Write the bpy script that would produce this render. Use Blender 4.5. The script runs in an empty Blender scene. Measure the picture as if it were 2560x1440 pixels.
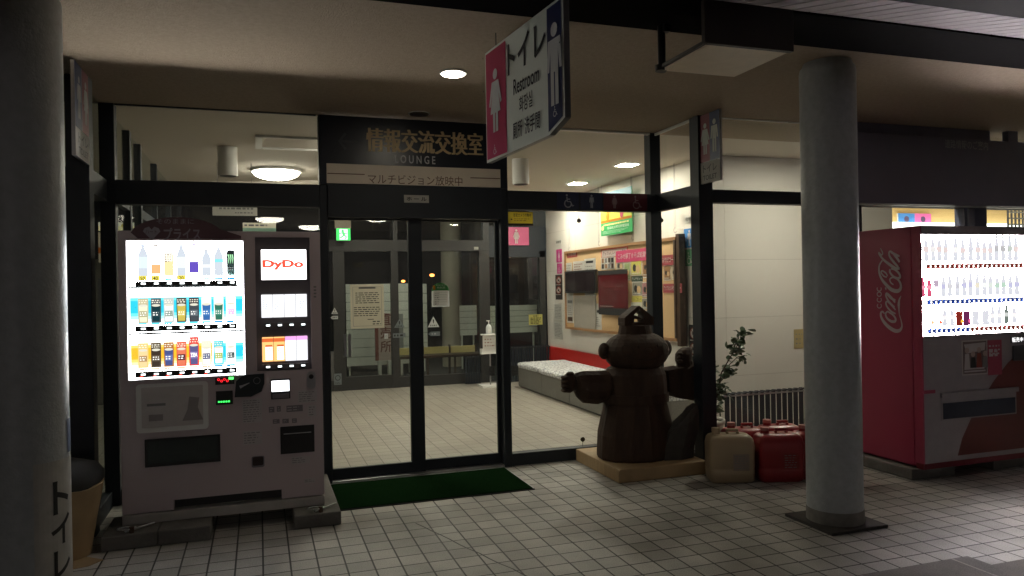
import bpy, bmesh, math, random
from mathutils import Vector, Matrix
random.seed(7)
S = bpy.context.scene
COL = S.collection

# ------------------------------------------------------------------ camera
YAW = math.radians(18.7); ROLL = 0.018; EYE = 1.5; FPX = 1868.0
cam = bpy.data.cameras.new('camera'); camo = bpy.data.objects.new('camera', cam); COL.objects.link(camo)
cam.sensor_width = 36.0; cam.lens = 36.0 * FPX / 2560.0; cam.clip_start = 0.05; cam.clip_end = 500
_f = Vector((math.sin(YAW), math.cos(YAW), 0)); _r = Vector((math.cos(YAW), -math.sin(YAW), 0)); _u = Vector((0, 0, 1))
cr, sr = math.cos(ROLL), math.sin(ROLL)
R3 = _r * cr + _u * -sr; U3 = _r * sr + _u * cr      # camera right / up with the phone's slight roll
camo.matrix_world = Matrix(((R3.x, U3.x, -_f.x, 0), (R3.y, U3.y, -_f.y, 0), (R3.z, U3.z, -_f.z, EYE), (0, 0, 0, 1)))
S.camera = camo

# ------------------------------------------------------------------ world (night)
W = bpy.data.worlds.new('World'); S.world = W; W.use_nodes = True
nt = W.node_tree; bg = nt.nodes['Background']
sky = nt.nodes.new('ShaderNodeTexSky'); sky.sky_type = 'NISHITA'; sky.sun_disc = False
sky.sun_elevation = math.radians(1); sky.sun_rotation = math.radians(200)
hs = nt.nodes.new('ShaderNodeHueSaturation'); hs.inputs['Saturation'].default_value = 0.25; nt.links.new(sky.outputs[0], hs.inputs['Color'])
nt.links.new(hs.outputs[0], bg.inputs[0]); bg.inputs[1].default_value = 0.022
S.view_settings.view_transform = 'Standard'; S.view_settings.look = 'None'
S.view_settings.exposure = 0.4; S.view_settings.gamma = 1.0
S.cycles.use_denoising = True; S.cycles.max_bounces = 8; S.cycles.transparent_max_bounces = 24
S.cycles.sample_clamp_indirect = 10.0; S.cycles.caustics_reflective = False; S.cycles.caustics_refractive = False
S.cycles.diffuse_bounces = 4; S.cycles.glossy_bounces = 3

# ------------------------------------------------------------------ measuring helpers (pixel of the photograph -> point on a real plane)
def ray(px, py):
    u = (px - 1280) / FPX; v = -(py - 719) / FPX
    return _f + _r * (u * cr + v * sr) + _u * (-u * sr + v * cr)
def aty(px, py, Y):
    d = ray(px, py); t = Y / d.y; return d.x * t, EYE + d.z * t
def atx(px, py, X):
    d = ray(px, py); t = X / d.x; return d.y * t, EYE + d.z * t

# ------------------------------------------------------------------ materials
MATS = {}
def mat(name, col, rough=0.5, metal=0.0, var=0.12, scale=14.0, bump=0.0, spec=0.5, emit=None, estr=0.0, stretch=None, bscale=None):
    if name in MATS: return MATS[name]
    m = bpy.data.materials.new(name); m.use_nodes = True; n = m.node_tree.nodes; l = m.node_tree.links
    b = n['Principled BSDF']; b.inputs['Roughness'].default_value = rough; b.inputs['Metallic'].default_value = metal
    b.inputs['Specular IOR Level'].default_value = spec
    tc = n.new('ShaderNodeTexCoord'); mp = n.new('ShaderNodeMapping'); l.new(tc.outputs['Object'], mp.inputs[0])
    if stretch: mp.inputs['Scale'].default_value = stretch
    nz = n.new('ShaderNodeTexNoise'); nz.inputs['Scale'].default_value = scale; nz.inputs['Detail'].default_value = 5
    l.new(mp.outputs[0], nz.inputs['Vector'])
    mx = n.new('ShaderNodeMix'); mx.data_type = 'RGBA'
    c = list(col)
    mx.inputs[6].default_value = [max(0, x * (1 - var)) for x in c] + [1]; mx.inputs[7].default_value = [min(1, x * (1 + var)) for x in c] + [1]
    l.new(nz.outputs[0], mx.inputs[0]); l.new(mx.outputs[2], b.inputs['Base Color'])
    if bump:
        n2 = n.new('ShaderNodeTexNoise'); n2.inputs['Scale'].default_value = bscale or scale * 3; n2.inputs['Detail'].default_value = 4
        l.new(mp.outputs[0], n2.inputs['Vector'])
        bp = n.new('ShaderNodeBump'); bp.inputs['Strength'].default_value = bump; bp.inputs['Distance'].default_value = 0.01
        l.new(n2.outputs[0], bp.inputs['Height']); l.new(bp.outputs[0], b.inputs['Normal'])
    if emit:
        b.inputs['Emission Color'].default_value = (*emit, 1); b.inputs['Emission Strength'].default_value = estr
    MATS[name] = m; return m
def glow(name, col, s):
    if name in MATS: return MATS[name]
    m = bpy.data.materials.new(name); m.use_nodes = True; n = m.node_tree.nodes; l = m.node_tree.links
    n.remove(n['Principled BSDF']); e = n.new('ShaderNodeEmission'); e.inputs[0].default_value = (*col, 1); e.inputs[1].default_value = s
    l.new(e.outputs[0], n['Material Output'].inputs[0]); MATS[name] = m; return m
def glass(name, tint=(0.93, 0.96, 0.95), dirt=0.02, ior=1.5):
    m = bpy.data.materials.new(name); m.use_nodes = True; n = m.node_tree.nodes; l = m.node_tree.links
    n.remove(n['Principled BSDF']); t = n.new('ShaderNodeBsdfTransparent'); t.inputs[0].default_value = (*tint, 1)
    g = n.new('ShaderNodeBsdfGlossy'); g.inputs['Roughness'].default_value = 0.01
    fr = n.new('ShaderNodeFresnel'); fr.inputs[0].default_value = ior
    ge = n.new('ShaderNodeNewGeometry'); nb = n.new('ShaderNodeMath'); nb.operation = 'SUBTRACT'; nb.inputs[0].default_value = 1.0; l.new(ge.outputs['Backfacing'], nb.inputs[1])
    mf = n.new('ShaderNodeMath'); mf.operation = 'MULTIPLY'; l.new(fr.outputs[0], mf.inputs[0]); l.new(nb.outputs[0], mf.inputs[1])
    mx = n.new('ShaderNodeMixShader'); l.new(mf.outputs[0], mx.inputs[0]); l.new(t.outputs[0], mx.inputs[1]); l.new(g.outputs[0], mx.inputs[2])
    d = n.new('ShaderNodeBsdfDiffuse'); d.inputs[0].default_value = (0.6, 0.6, 0.6, 1)
    tc = n.new('ShaderNodeTexCoord'); nz = n.new('ShaderNodeTexNoise'); nz.inputs['Scale'].default_value = 3; l.new(tc.outputs['Object'], nz.inputs['Vector'])
    ma = n.new('ShaderNodeMath'); ma.operation = 'MULTIPLY'; ma.inputs[1].default_value = dirt; l.new(nz.outputs[0], ma.inputs[0])
    m2 = n.new('ShaderNodeMixShader'); l.new(ma.outputs[0], m2.inputs[0]); l.new(mx.outputs[0], m2.inputs[1]); l.new(d.outputs[0], m2.inputs[2])
    l.new(m2.outputs[0], n['Material Output'].inputs[0]); MATS[name] = m; return m
def tiles(name, c1, c2, grout, bw, rh, off, mortar=0.004, rough=0.55, stain=0.25):
    m = bpy.data.materials.new(name); m.use_nodes = True; n = m.node_tree.nodes; l = m.node_tree.links; b = n['Principled BSDF']
    tc = n.new('ShaderNodeTexCoord'); mp = n.new('ShaderNodeMapping'); l.new(tc.outputs['Object'], mp.inputs[0]); mp.inputs['Location'].default_value = off
    br = n.new('ShaderNodeTexBrick'); br.offset = 0; br.squash = 1; br.inputs['Scale'].default_value = 1
    br.inputs['Brick Width'].default_value = bw; br.inputs['Row Height'].default_value = rh; br.inputs['Mortar Size'].default_value = mortar; br.inputs['Mortar Smooth'].default_value = 0.3
    br.inputs['Color1'].default_value = (*c1, 1); br.inputs['Color2'].default_value = (*c2, 1); br.inputs['Mortar'].default_value = (*grout, 1)
    l.new(mp.outputs[0], br.inputs['Vector'])
    nz = n.new('ShaderNodeTexNoise'); nz.inputs['Scale'].default_value = 1.7; nz.inputs['Detail'].default_value = 7; nz.inputs['Roughness'].default_value = 0.65; l.new(tc.outputs['Object'], nz.inputs['Vector'])
    n3 = n.new('ShaderNodeTexNoise'); n3.inputs['Scale'].default_value = 160; n3.inputs['Detail'].default_value = 3; l.new(tc.outputs['Object'], n3.inputs['Vector'])
    ad = n.new('ShaderNodeMath'); ad.operation = 'ADD'; l.new(nz.outputs[0], ad.inputs[0]); l.new(n3.outputs[0], ad.inputs[1])
    mr = n.new('ShaderNodeMapRange'); mr.inputs[1].default_value = 0.7; mr.inputs[2].default_value = 1.3; mr.inputs[3].default_value = 1 - stain; mr.inputs[4].default_value = 1 + stain * 0.5; l.new(ad.outputs[0], mr.inputs[0])
    vm = n.new('ShaderNodeVectorMath'); vm.operation = 'SCALE'; l.new(br.outputs['Color'], vm.inputs[0]); l.new(mr.outputs[0], vm.inputs['Scale'])
    l.new(vm.outputs[0], b.inputs['Base Color'])
    r2 = n.new('ShaderNodeMapRange'); r2.inputs[3].default_value = rough - 0.12; r2.inputs[4].default_value = rough + 0.2; l.new(nz.outputs[0], r2.inputs[0]); l.new(r2.outputs[0], b.inputs['Roughness'])
    bp = n.new('ShaderNodeBump'); bp.inputs['Strength'].default_value = 0.5; bp.inputs['Distance'].default_value = 0.004; bp.invert = True
    l.new(br.outputs['Fac'], bp.inputs['Height']); l.new(bp.outputs[0], b.inputs['Normal'])
    MATS[name] = m; return m

FRAME = mat('dark navy frame metal', (0.012, 0.018, 0.026), 0.55, 0.0, 0.3, 6, 0.05)
FRAME2 = mat('grey brown back frame metal', (0.028, 0.028, 0.028), 0.4)
BLACK = mat('black plastic', (0.015, 0.015, 0.017), 0.35)
RUBBER = mat('dark rubber', (0.02, 0.02, 0.02), 0.8)
STUCCO = mat('brown stucco ceiling', (0.37, 0.30, 0.225), 0.95, 0, 0.22, 40, 0.8, bscale=120)
CEIL = mat('interior ceiling board', (0.62, 0.57, 0.50), 0.95, 0, 0.06, 60, 0.3, bscale=150)
WHITE = mat('white paint', (0.78, 0.77, 0.74), 0.5, 0, 0.04, 5)
PAPER = mat('white paper', (0.75, 0.74, 0.70), 0.8, 0, 0.05, 8)
CREAM = mat('cream sign board', (0.84, 0.76, 0.64), 0.6, 0, 0.08, 6)
INK = mat('black print', (0.02, 0.02, 0.02), 0.6)
GREYINK = mat('grey print', (0.22, 0.22, 0.22), 0.7)
REDINK = mat('dark red print', (0.25, 0.05, 0.03), 0.6)
GOLD = mat('weathered gold lettering', (0.78, 0.58, 0.33), 0.5, 0, 0.4, 20)
PALE = mat('pale grey lettering', (0.62, 0.63, 0.66), 0.5)
NAVYSIGN = mat('navy sign panel', (0.016, 0.022, 0.036), 0.3, 0, 0.2, 3)
PINK = mat('crimson sign print', (0.50, 0.045, 0.12), 0.45, 0, 0.1, 7)
NAVY = mat('navy sign print', (0.018, 0.028, 0.10), 0.4)
BLUE = mat('blue sign print', (0.05, 0.24, 0.62), 0.5)
CORK = mat('cork board', (0.62, 0.42, 0.22), 0.9, 0, 0.12, 90, 0.2)
OAK = mat('oak trim', (0.33, 0.18, 0.08), 0.5, 0, 0.3, 8, 0.1, stretch=(1, 1, 12))
DARKWOOD = mat('dark brown wood', (0.06, 0.032, 0.018), 0.5, 0, 0.4, 8)
RED = mat('red wainscot', (0.50, 0.02, 0.015), 0.5)
CONC = mat('concrete', (0.15, 0.142, 0.13), 0.9, 0, 0.25, 12, 0.5)
GREEN = mat('green print', (0.04, 0.38, 0.12), 0.5)
YELLOW = mat('yellow print', (0.80, 0.60, 0.08), 0.5)
ORANGE = mat('orange print', (0.85, 0.28, 0.03), 0.5)
STEEL = mat('brushed steel', (0.45, 0.45, 0.46), 0.3, 0.9, 0.1, 30)
GLASS = glass('window glass')
GLASSB = glass('back window glass', (0.85, 0.88, 0.87), 0.02, 1.55)
CLEAR = glass('clear acrylic', (0.97, 0.97, 0.97), 0.0, 1.35)

# ------------------------------------------------------------------ mesh builder
TXT = {}
def text_mesh(s, bold=0):
    key = (s, bold)
    if key in TXT: return TXT[key]
    c = bpy.data.curves.new('t', 'FONT'); c.body = s; c.resolution_u = 3 if len(s) < 12 else 1; c.offset = 0.011 * bold
    o = bpy.data.objects.new('t', c); COL.objects.link(o); bpy.context.view_layer.update()
    m = bpy.data.meshes.new_from_object(o.evaluated_get(bpy.context.evaluated_depsgraph_get()))
    vs = [(v.co.x, v.co.y) for v in m.vertices]; fs = [tuple(p.vertices) for p in m.polygons]
    x0 = min(v[0] for v in vs); x1 = max(v[0] for v in vs); y0 = min(v[1] for v in vs); y1 = max(v[1] for v in vs)
    vs = [((x - x0) / (x1 - x0 or 1), (y - y0) / (y1 - y0 or 1)) for x, y in vs]
    COL.objects.unlink(o); bpy.data.objects.remove(o); bpy.data.curves.remove(c); bpy.data.meshes.remove(m)
    TXT[key] = (vs, fs); return TXT[key]
def frame(o, u, v):
    o, u, v = Vector(o), Vector(u).normalized(), Vector(v).normalized(); w = u.cross(v)
    return Matrix(((u.x, v.x, w.x, o.x), (u.y, v.y, w.y, o.y), (u.z, v.z, w.z, o.z), (0, 0, 0, 1)))
def face_front(x, y, z): return frame((x, y, z), (1, 0, 0), (0, 0, 1))       # seen from the walkway, w points to -Y
def face_left(x, y, z): return frame((x, y, z), (0, -1, 0), (0, 0, 1))        # on a wall to the right, w points to -X
def face_right(x, y, z): return frame((x, y, z), (0, 1, 0), (0, 0, 1))        # on a wall to the left, w points to +X
class MB:
    def __init__(s, M=None): s.v = []; s.f = []; s.m = []; s.sm = []; s.mats = []; s.M = M or Matrix.Identity(4); s.lay = 0
    def mi(s, m):
        if m not in s.mats: s.mats.append(m)
        return s.mats.index(m)
    def add(s, vs, fs, m, smooth=False):
        b = len(s.v); s.v += [s.M @ Vector(v) for v in vs]; k = s.mi(m)
        for f in fs: s.f.append([b + i for i in f]); s.m.append(k); s.sm.append(smooth)
        return s
    def box(s, x0, x1, y0, y1, z0, z1, m):
        vs = [(x, y, z) for x in (x0, x1) for y in (y0, y1) for z in (z0, z1)]
        return s.add(vs, [(0, 1, 3, 2), (4, 6, 7, 5), (0, 4, 5, 1), (2, 3, 7, 6), (0, 2, 6, 4), (1, 5, 7, 3)], m)
    def poly(s, pts, m): return s.add(pts, [tuple(range(len(pts)))], m)
    def prism(s, pts, w0, w1, m, mside=None):        # pts in (u,v), extruded along w
        n = len(pts); vs = [(a, b, w0) for a, b in pts] + [(a, b, w1) for a, b in pts]
        s.add(vs, [tuple(range(n - 1, -1, -1)), tuple(range(n, 2 * n))], m)
        return s.add(vs, [(i, (i + 1) % n, n + (i + 1) % n, n + i) for i in range(n)], mside or m)
    def cyl(s, p0, p1, r0, r1, m, n=20, caps=True, smooth=True):
        p0, p1 = Vector(p0), Vector(p1); d = (p1 - p0).normalized(); a = d.orthogonal().normalized(); b = d.cross(a); vs = []
        for p, r in ((p0, r0), (p1, r1)):
            for i in range(n):
                t = 2 * math.pi * i / n; vs.append(p + a * (r * math.cos(t)) + b * (r * math.sin(t)))
        s.add(vs, [(i, (i + 1) % n, n + (i + 1) % n, n + i) for i in range(n)], m, smooth)
        if caps: s.add(vs, [tuple(range(n - 1, -1, -1)), tuple(range(n, 2 * n))], m)
        return s
    def tube(s, pts, r, m, n=8, r1=None):
        N = len(pts)
        for i in range(N - 1):
            ra = r + ((r1 if r1 is not None else r) - r) * i / (N - 1); rb = r + ((r1 if r1 is not None else r) - r) * (i + 1) / (N - 1)
            s.cyl(pts[i], pts[i + 1], ra, rb, m, n)
        return s
    def loft(s, rings, m, smooth=True, caps=True):
        n = len(rings[0]); vs = [p for r in rings for p in r]; fs = []
        for k in range(len(rings) - 1):
            for i in range(n): fs.append((k * n + i, k * n + (i + 1) % n, (k + 1) * n + (i + 1) % n, (k + 1) * n + i))
        s.add(vs, fs, m, smooth)
        if caps: s.add(vs, [tuple(range(n - 1, -1, -1)), tuple(range((len(rings) - 1) * n, len(rings) * n))], m)
        return s
    def ell(s, c, r, m, nu=24, nv=14, smooth=True, p=1.0):
        rings = []
        for j in range(nv + 1):
            t = math.pi * (j + 0.02) / (nv + 0.04) - math.pi / 2; z = math.sin(t); q = abs(math.cos(t)) ** p
            rings.append([(c[0] + r[0] * q * math.cos(2 * math.pi * i / nu), c[1] + r[1] * q * math.sin(2 * math.pi * i / nu), c[2] + r[2] * z) for i in range(nu)])
        return s.loft(rings, m, smooth)
    # ---- flat print on a canvas (u, v), each call a hair above the last
    def up(s): s.lay += 1; return 0.0006 * s.lay
    def rect(s, u0, v0, u1, v1, m):
        w = s.up(); return s.poly([(u0, v0, w), (u1, v0, w), (u1, v1, w), (u0, v1, w)], m)
    def shape(s, pts, m):
        w = s.up(); return s.poly([(a, b, w) for a, b in pts], m)
    def disc(s, u, v, r, m, n=20, ry=None, a0=0, a1=2 * math.pi):
        w = s.up(); ry = ry or r; full = abs(a1 - a0 - 2 * math.pi) < 1e-6
        return s.poly([(u + r * math.cos(a0 + (a1 - a0) * i / (n if full else n - 1)), v + ry * math.sin(a0 + (a1 - a0) * i / (n if full else n - 1)), w) for i in range(n)], m)
    def stroke(s, pts, wd, m):
        w = s.up(); L = []; Rr = []
        n = len(pts)
        for i, p in enumerate(pts):
            a = Vector(pts[max(0, i - 1)][:2]); b = Vector(pts[min(n - 1, i + 1)][:2]); d = (b - a); d = d.normalized() if d.length > 0 else Vector((1, 0))
            q = Vector((-d.y, d.x)) * ((wd[i] if isinstance(wd, (list, tuple)) else wd) / 2)
            L.append((p[0] + q.x, p[1] + q.y, w)); Rr.append((p[0] - q.x, p[1] - q.y, w))
        return s.add(L + Rr, [(i, i + 1, n + i + 1, n + i) for i in range(n - 1)], m)
    def ring(s, u, v, r, wd, m, ry=None, a0=0, a1=2 * math.pi, n=24):
        return s.stroke([(u + r * math.cos(a0 + (a1 - a0) * i / n), v + (ry or r) * math.sin(a0 + (a1 - a0) * i / n)) for i in range(n + 1)], wd, m)
    def text(s, t, u0, v0, u1, v1, m, bold=0, slant=0):
        vs, fs = text_mesh(t, bold); w = s.up()
        return s.add([(u0 + (u1 - u0) * a + slant * (v1 - v0) * b, v0 + (v1 - v0) * b, w) for a, b in vs], fs, m)
    def lines(s, u0, v0, u1, v1, n, m, fill=0.45, ragged=0.25, dash=0):
        h = (v1 - v0) / n
        for i in range(n):
            e = u1 - random.random() * ragged * (u1 - u0); y = v1 - (i + 0.5) * h; x = u0
            while x < e:
                L = (e - x) if not dash else min(e - x, dash * (0.5 + random.random()))
                s.rect(x, y - h * fill / 2, x + L, y + h * fill / 2, m); s.lay -= 1; x += L + h * 0.5
        s.lay += 1; return s
    def man(s, u, v, h, m):
        s.disc(u, v + h * .91, h * .085, m, 14)
        w = h * .155
        s.shape([(u - w, v + h * .80), (u + w, v + h * .80), (u + w * 1.25, v + h * .42), (u + w * .85, v + h * .42), (u + w * .62, v + h * .66), (u + w * .62, v), (u + w * .1, v), (u + w * .1, v + h * .40), (u - w * .1, v + h * .40), (u - w * .1, v), (u - w * .62, v), (u - w * .62, v + h * .66), (u - w * .85, v + h * .42), (u - w * 1.25, v + h * .42)], m)
    def woman(s, u, v, h, m):
        s.disc(u, v + h * .91, h * .085, m, 14); w = h * .13
        s.shape([(u - w, v + h * .80), (u + w, v + h * .80), (u + w * 1.9, v + h * .44), (u + w * 1.45, v + h * .42), (u + w * .9, v + h * .62), (u + w * 1.5, v + h * .30), (u + w * .75, v + h * .30), (u + w * .75, v), (u + w * .12, v), (u + w * .12, v + h * .30), (u - w * .12, v + h * .30), (u - w * .12, v), (u - w * .75, v), (u - w * .75, v + h * .30), (u - w * 1.5, v + h * .30), (u - w * .9, v + h * .62), (u - w * 1.45, v + h * .42), (u - w * 1.9, v + h * .44)], m)
    def wheelchair(s, u, v, h, m):
        t = h * .09
        s.disc(u - h * .08, v + h * .92, h * .08, m, 14)
        s.stroke([(u - h * .08, v + h * .80), (u - h * .05, v + h * .45), (u + h * .2, v + h * .45), (u + h * .36, v + h * .12), (u + h * .48, v + h * .17)], t, m)
        s.stroke([(u - h * .07, v + h * .63), (u + h * .18, v + h * .63)], t * .8, m)
        s.ring(u, v + h * .29, h * .27, t, m, a0=math.radians(115), a1=math.radians(370))
    def build(s, name, parent=None, bevel=0, origin=None, seg=2, sub=0, auto=None):
        me = bpy.data.meshes.new(name)
        if parent is not None: o0 = Vector(parent.matrix_world.translation) if False else Vector(parent['_o'])
        elif origin is not None: o0 = Vector(origin)
        else:
            xs = [v.x for v in s.v]; ys = [v.y for v in s.v]; zs = [v.z for v in s.v]
            o0 = Vector(((min(xs) + max(xs)) / 2, (min(ys) + max(ys)) / 2, min(zs)))
        me.from_pydata([tuple(v - o0) for v in s.v], [], s.f)
        for m in s.mats: me.materials.append(m)
        me.polygons.foreach_set('material_index', s.m); me.polygons.foreach_set('use_smooth', s.sm); me.update()
        o = bpy.data.objects.new(name, me); COL.objects.link(o); o['_o'] = tuple(o0)
        if parent is not None: o.parent = parent; o.location = (0, 0, 0)
        else: o.location = o0
        if bevel:
            md = o.modifiers.new('bevel', 'BEVEL'); md.width = bevel; md.segments = seg; md.limit_method = 'ANGLE'; md.angle_limit = math.radians(40)
        if sub:
            md = o.modifiers.new('sub', 'SUBSURF'); md.levels = sub; md.render_levels = sub
        return o
def tag(o, label=None, cat=None, group=None, kind=None):
    for k, v in (('label', label), ('category', cat), ('group', group), ('kind', kind)):
        if v: o[k] = v
    return o
def thing(name, label, cat, loc, group=None):
    o = bpy.data.objects.new(name, None); COL.objects.link(o); o.location = loc; o['_o'] = tuple(loc); o.empty_display_size = 0.1
    return tag(o, label, cat, group)
def copy_thing(root, loc, label, group=None):
    def cp(o, par):
        c = o.copy(); COL.objects.link(c)
        if par is not None: c.parent = par
        for ch in [x for x in KIDS if x.parent == o]: cp(ch, c)
        return c
    KIDS = list(COL.objects)
    r = cp(root, None); r.location = loc; r['label'] = label
    if group: r['group'] = group
    return r

# ================================================================== LARGE STRUCTURE
CZ = 2.87
def st(name, mb, **k): return tag(mb.build(name, **k), kind='structure')
T_EXT = tiles('walkway tile', (0.36, 0.345, 0.315), (0.50, 0.48, 0.445), (0.02, 0.018, 0.016), 0.1435, 0.1455, (0.005, 0.027, 0), mortar=0.0055, rough=0.5, stain=0.5)
T_INT = tiles('hall tile', (0.33, 0.30, 0.255), (0.385, 0.355, 0.30), (0.14, 0.12, 0.10), 0.1435, 0.1455, (0.005, 0.027, 0), rough=0.38, stain=0.12)
STONE = tiles('dark paving stone', (0.17, 0.16, 0.15), (0.24, 0.225, 0.21), (0.38, 0.35, 0.32), 0.62, 0.46, (0.21, 0.12, 0), mortar=0.008, rough=0.8, stain=0.5)
WALLP = tiles('white wall panel', (0.68, 0.65, 0.59), (0.70, 0.67, 0.61), (0.54, 0.51, 0.46), 1.8, 0.62, (0.0, 0.0, 0), mortar=0.004, rough=0.75, stain=0.05)
_mp = [n for n in WALLP.node_tree.nodes if n.type == 'MAPPING'][0]
_mp.vector_type = 'POINT'
# walls stand upright: feed the panel grid with (x + y, z)
_tc = [n for n in WALLP.node_tree.nodes if n.type == 'TEX_COORD'][0]
_sx = WALLP.node_tree.nodes.new('ShaderNodeSeparateXYZ'); _cx = WALLP.node_tree.nodes.new('ShaderNodeCombineXYZ'); _am = WALLP.node_tree.nodes.new('ShaderNodeMath')
WALLP.node_tree.links.new(_tc.outputs['Object'], _sx.inputs[0]); WALLP.node_tree.links.new(_sx.outputs[0], _am.inputs[0]); WALLP.node_tree.links.new(_sx.outputs[1], _am.inputs[1])
WALLP.node_tree.links.new(_am.outputs[0], _cx.inputs[0]); WALLP.node_tree.links.new(_sx.outputs[2], _cx.inputs[1]); WALLP.node_tree.links.new(_cx.outputs[0], _mp.inputs[0])
_mp.inputs['Location'].default_value = (0.1, 0.10, 0)

g = MB(); g.box(-90, 90, -90, 90, -0.3, -0.012, mat('asphalt ground', (0.05, 0.05, 0.05), 0.9, 0, 0.3, 30, 0.4)); st('ground', g, origin=(0, 0, 0))
p = MB(); p.poly([(-8, 3.06, 0), (3.62, 3.06, 0), (3.62, 2.92, 0), (14, 2.92, 0), (14, 6.0, 0), (-8, 6.0, 0)], T_EXT); st('pavement', p, origin=(0, 0, 0))
p = MB(); p.poly([(-8, -1.5, -0.001), (14, -1.5, -0.001), (14, 2.92, -0.001), (3.62, 2.92, -0.001), (3.62, 3.06, -0.001), (-8, 3.06, -0.001)], STONE); st('stone_paving', p, origin=(0, 0, 0))
p = MB(); p.poly([(-6, 6.0, 0), (14, 6.0, 0), (14, 11.5, 0), (-6, 11.5, 0)], T_INT); p.poly([(3.45, 5.3, 0.002), (14, 5.3, 0.002), (14, 6.0, 0.002), (3.45, 6.0, 0.002)], T_INT); st('floor', p, origin=(0, 0, 0))
# dark settled crack running through the tiles
p = MB(); rnd = random.Random(3); pts = []
for i in range(15):
    t = i / 14; x = 0.93 + 0.45 * t; y = 4.75 - 1.35 * t
    pts.append((x + rnd.uniform(-.006, .006), y, 0.0012))
L = [(a - .004 - .003 * rnd.random(), b, c) for a, b, c in pts]; Rr = [(a + .004, b, c) for a, b, c in pts]; n = len(pts)
p.add(L + Rr, [(i, i + 1, n + i + 1, n + i) for i in range(n - 1)], INK); st('pavement_crack', p)

# ceilings
c = MB(); c.poly([(-8, 3.3, CZ), (-8, 5.3, CZ), (-1.06, 5.3, CZ), (-1.06, 6.0, CZ), (3.45, 6.0, CZ), (3.45, 5.3, CZ), (14, 5.3, CZ), (14, 3.3, CZ)], STUCCO)
c.box(-8, 14, 3.3, 12, CZ + 0.02, CZ + 0.2, CONC); st('ceiling', c, origin=(0, 0, 0))
c = MB(); c.poly([(-6, 6.0, CZ + .001), (-6, 11.5, CZ + .001), (14, 11.5, CZ + .001), (14, 6.0, CZ + .001)], CEIL)
c.poly([(3.45, 5.3, CZ + .001), (3.45, 6.0, CZ + .001), (14, 6.0, CZ + .001), (14, 5.3, CZ + .001)], STUCCO)
# dropped field of the hall ceiling with its slanting edge
c.add([(-0.95, 9.45, CZ - .05), (1.9, 7.55, CZ - .05), (4.49, 7.55 - 1.7, CZ - .05)], [], CEIL)
c2 = [(-0.98, 9.95), (1.2, 9.35), (1.2, 11.49), (-0.98, 11.49)]
c.M = Matrix.Identity(4); c.prism(c2, CZ - 0.045, CZ, CEIL)
st('hall_ceiling', c, origin=(0, 0, 0))
# downstand beam along the walkway
b = MB(); b.box(-8, 14, 3.05, 3.47, 2.84, 3.3, mat('black painted steel', (0.003, 0.0025, 0.003), 0.9, 0, 0.4, 5, 0.1, spec=0.05))
b.box(-8, 14, 3.471, 3.485, 2.86, 2.869, STUCCO)
tag(b.build('beam'), 'black steel beam running above both grey columns', 'beam')
# sloping slatted soffit in front of the beam
so = MB(); SLAT = mat('white soffit slat', (0.42, 0.38, 0.40), 0.7)
def sof(x, y, d=0): return (x, y, 2.850 + 0.24 * (y - 3.05) + d)
x = -4.0
while x < 12:
    so.add([sof(x, 3.048), sof(x + .089, 3.048), sof(x + .089, 2.56), sof(x, 2.56), sof(x, 3.048, .01), sof(x + .089, 3.048, .01), sof(x + .089, 2.56, .01), sof(x, 2.56, .01)], [(0, 1, 2, 3), (4, 5, 6, 7), (0, 3, 7, 4), (1, 2, 6, 5)], SLAT); x += 0.102
so.add([sof(-5, 3.048, .03), sof(13, 3.048, .03), sof(13, 2.5, .03), sof(-5, 2.5, .03)], [(0, 1, 2, 3)], BLACK)
tag(so.build('slatted_soffit'), 'white slatted canopy soffit sloping in front of the black beam', 'soffit')
fa = MB(); MBK = mat('matt black trim', (.006, .005, .006), .8, spec=.15)
fa.box(-5, 13, 2.1, 2.558, 2.728, 2.80, MBK)
tag(fa.build('canopy_fascia'), 'black canopy edge trim above the slatted soffit', 'fascia')

# walls
w = MB(); w.box(4.5, 4.7, 6.8, 11.5, 0, CZ - .003, WALLP); w.box(4.702, 6.98, 6.8, 7.0, 0, CZ - .003, WALLP); w.box(6.78, 6.98, 7.002, 9.2, 0, CZ - .003, WALLP)
w.box(4.47, 4.499, 6.8, 11.49, 0, 0.54, mat('red ribbed wainscot', (0.50, 0.015, 0.012), 0.5, 0, 0.1, 5, 0.0)); w.box(4.482, 4.5, 6.795, 6.86, .542, CZ - .004, WHITE)
w2 = w.build('interior_wall', origin=(4.5, 6.8, 0)); tag(w2, 'white panelled interior wall with red base behind the notice board', 'wall')
ribs = MB()
for i in range(150): ribs.box(4.464, 4.4698, 6.82 + i * .031, 6.836 + i * .031, .01, .53, RED)
ribs.build('rib_strips', w2)
w = MB(); w.box(6.98, 14, 9.2, 9.35, 0, CZ - .003, mat('yellow wall paint', (0.60, 0.42, 0.17), 0.7, 0, 0.05, 3)); w.box(13.9, 14, 5.4, 9.2, 0, CZ - .003, WHITE)
tag(w.build('yellow_wall'), 'yellow painted wall of the lit room behind the red vending machine', 'wall')
w = MB(); w.box(-6.1, -6, 5.3, 14, 0, CZ, mat('dim grey wall', (0.12, 0.12, 0.12), 0.8)); w.box(-6, -1.1, 11.6, 11.7, 0, 2.0, mat('shop back wall', (0.16, 0.15, 0.13), 0.8))
tag(w.build('shop_wall'), 'dim back wall of the shop seen left of the pink vending machine', 'wall')

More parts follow.
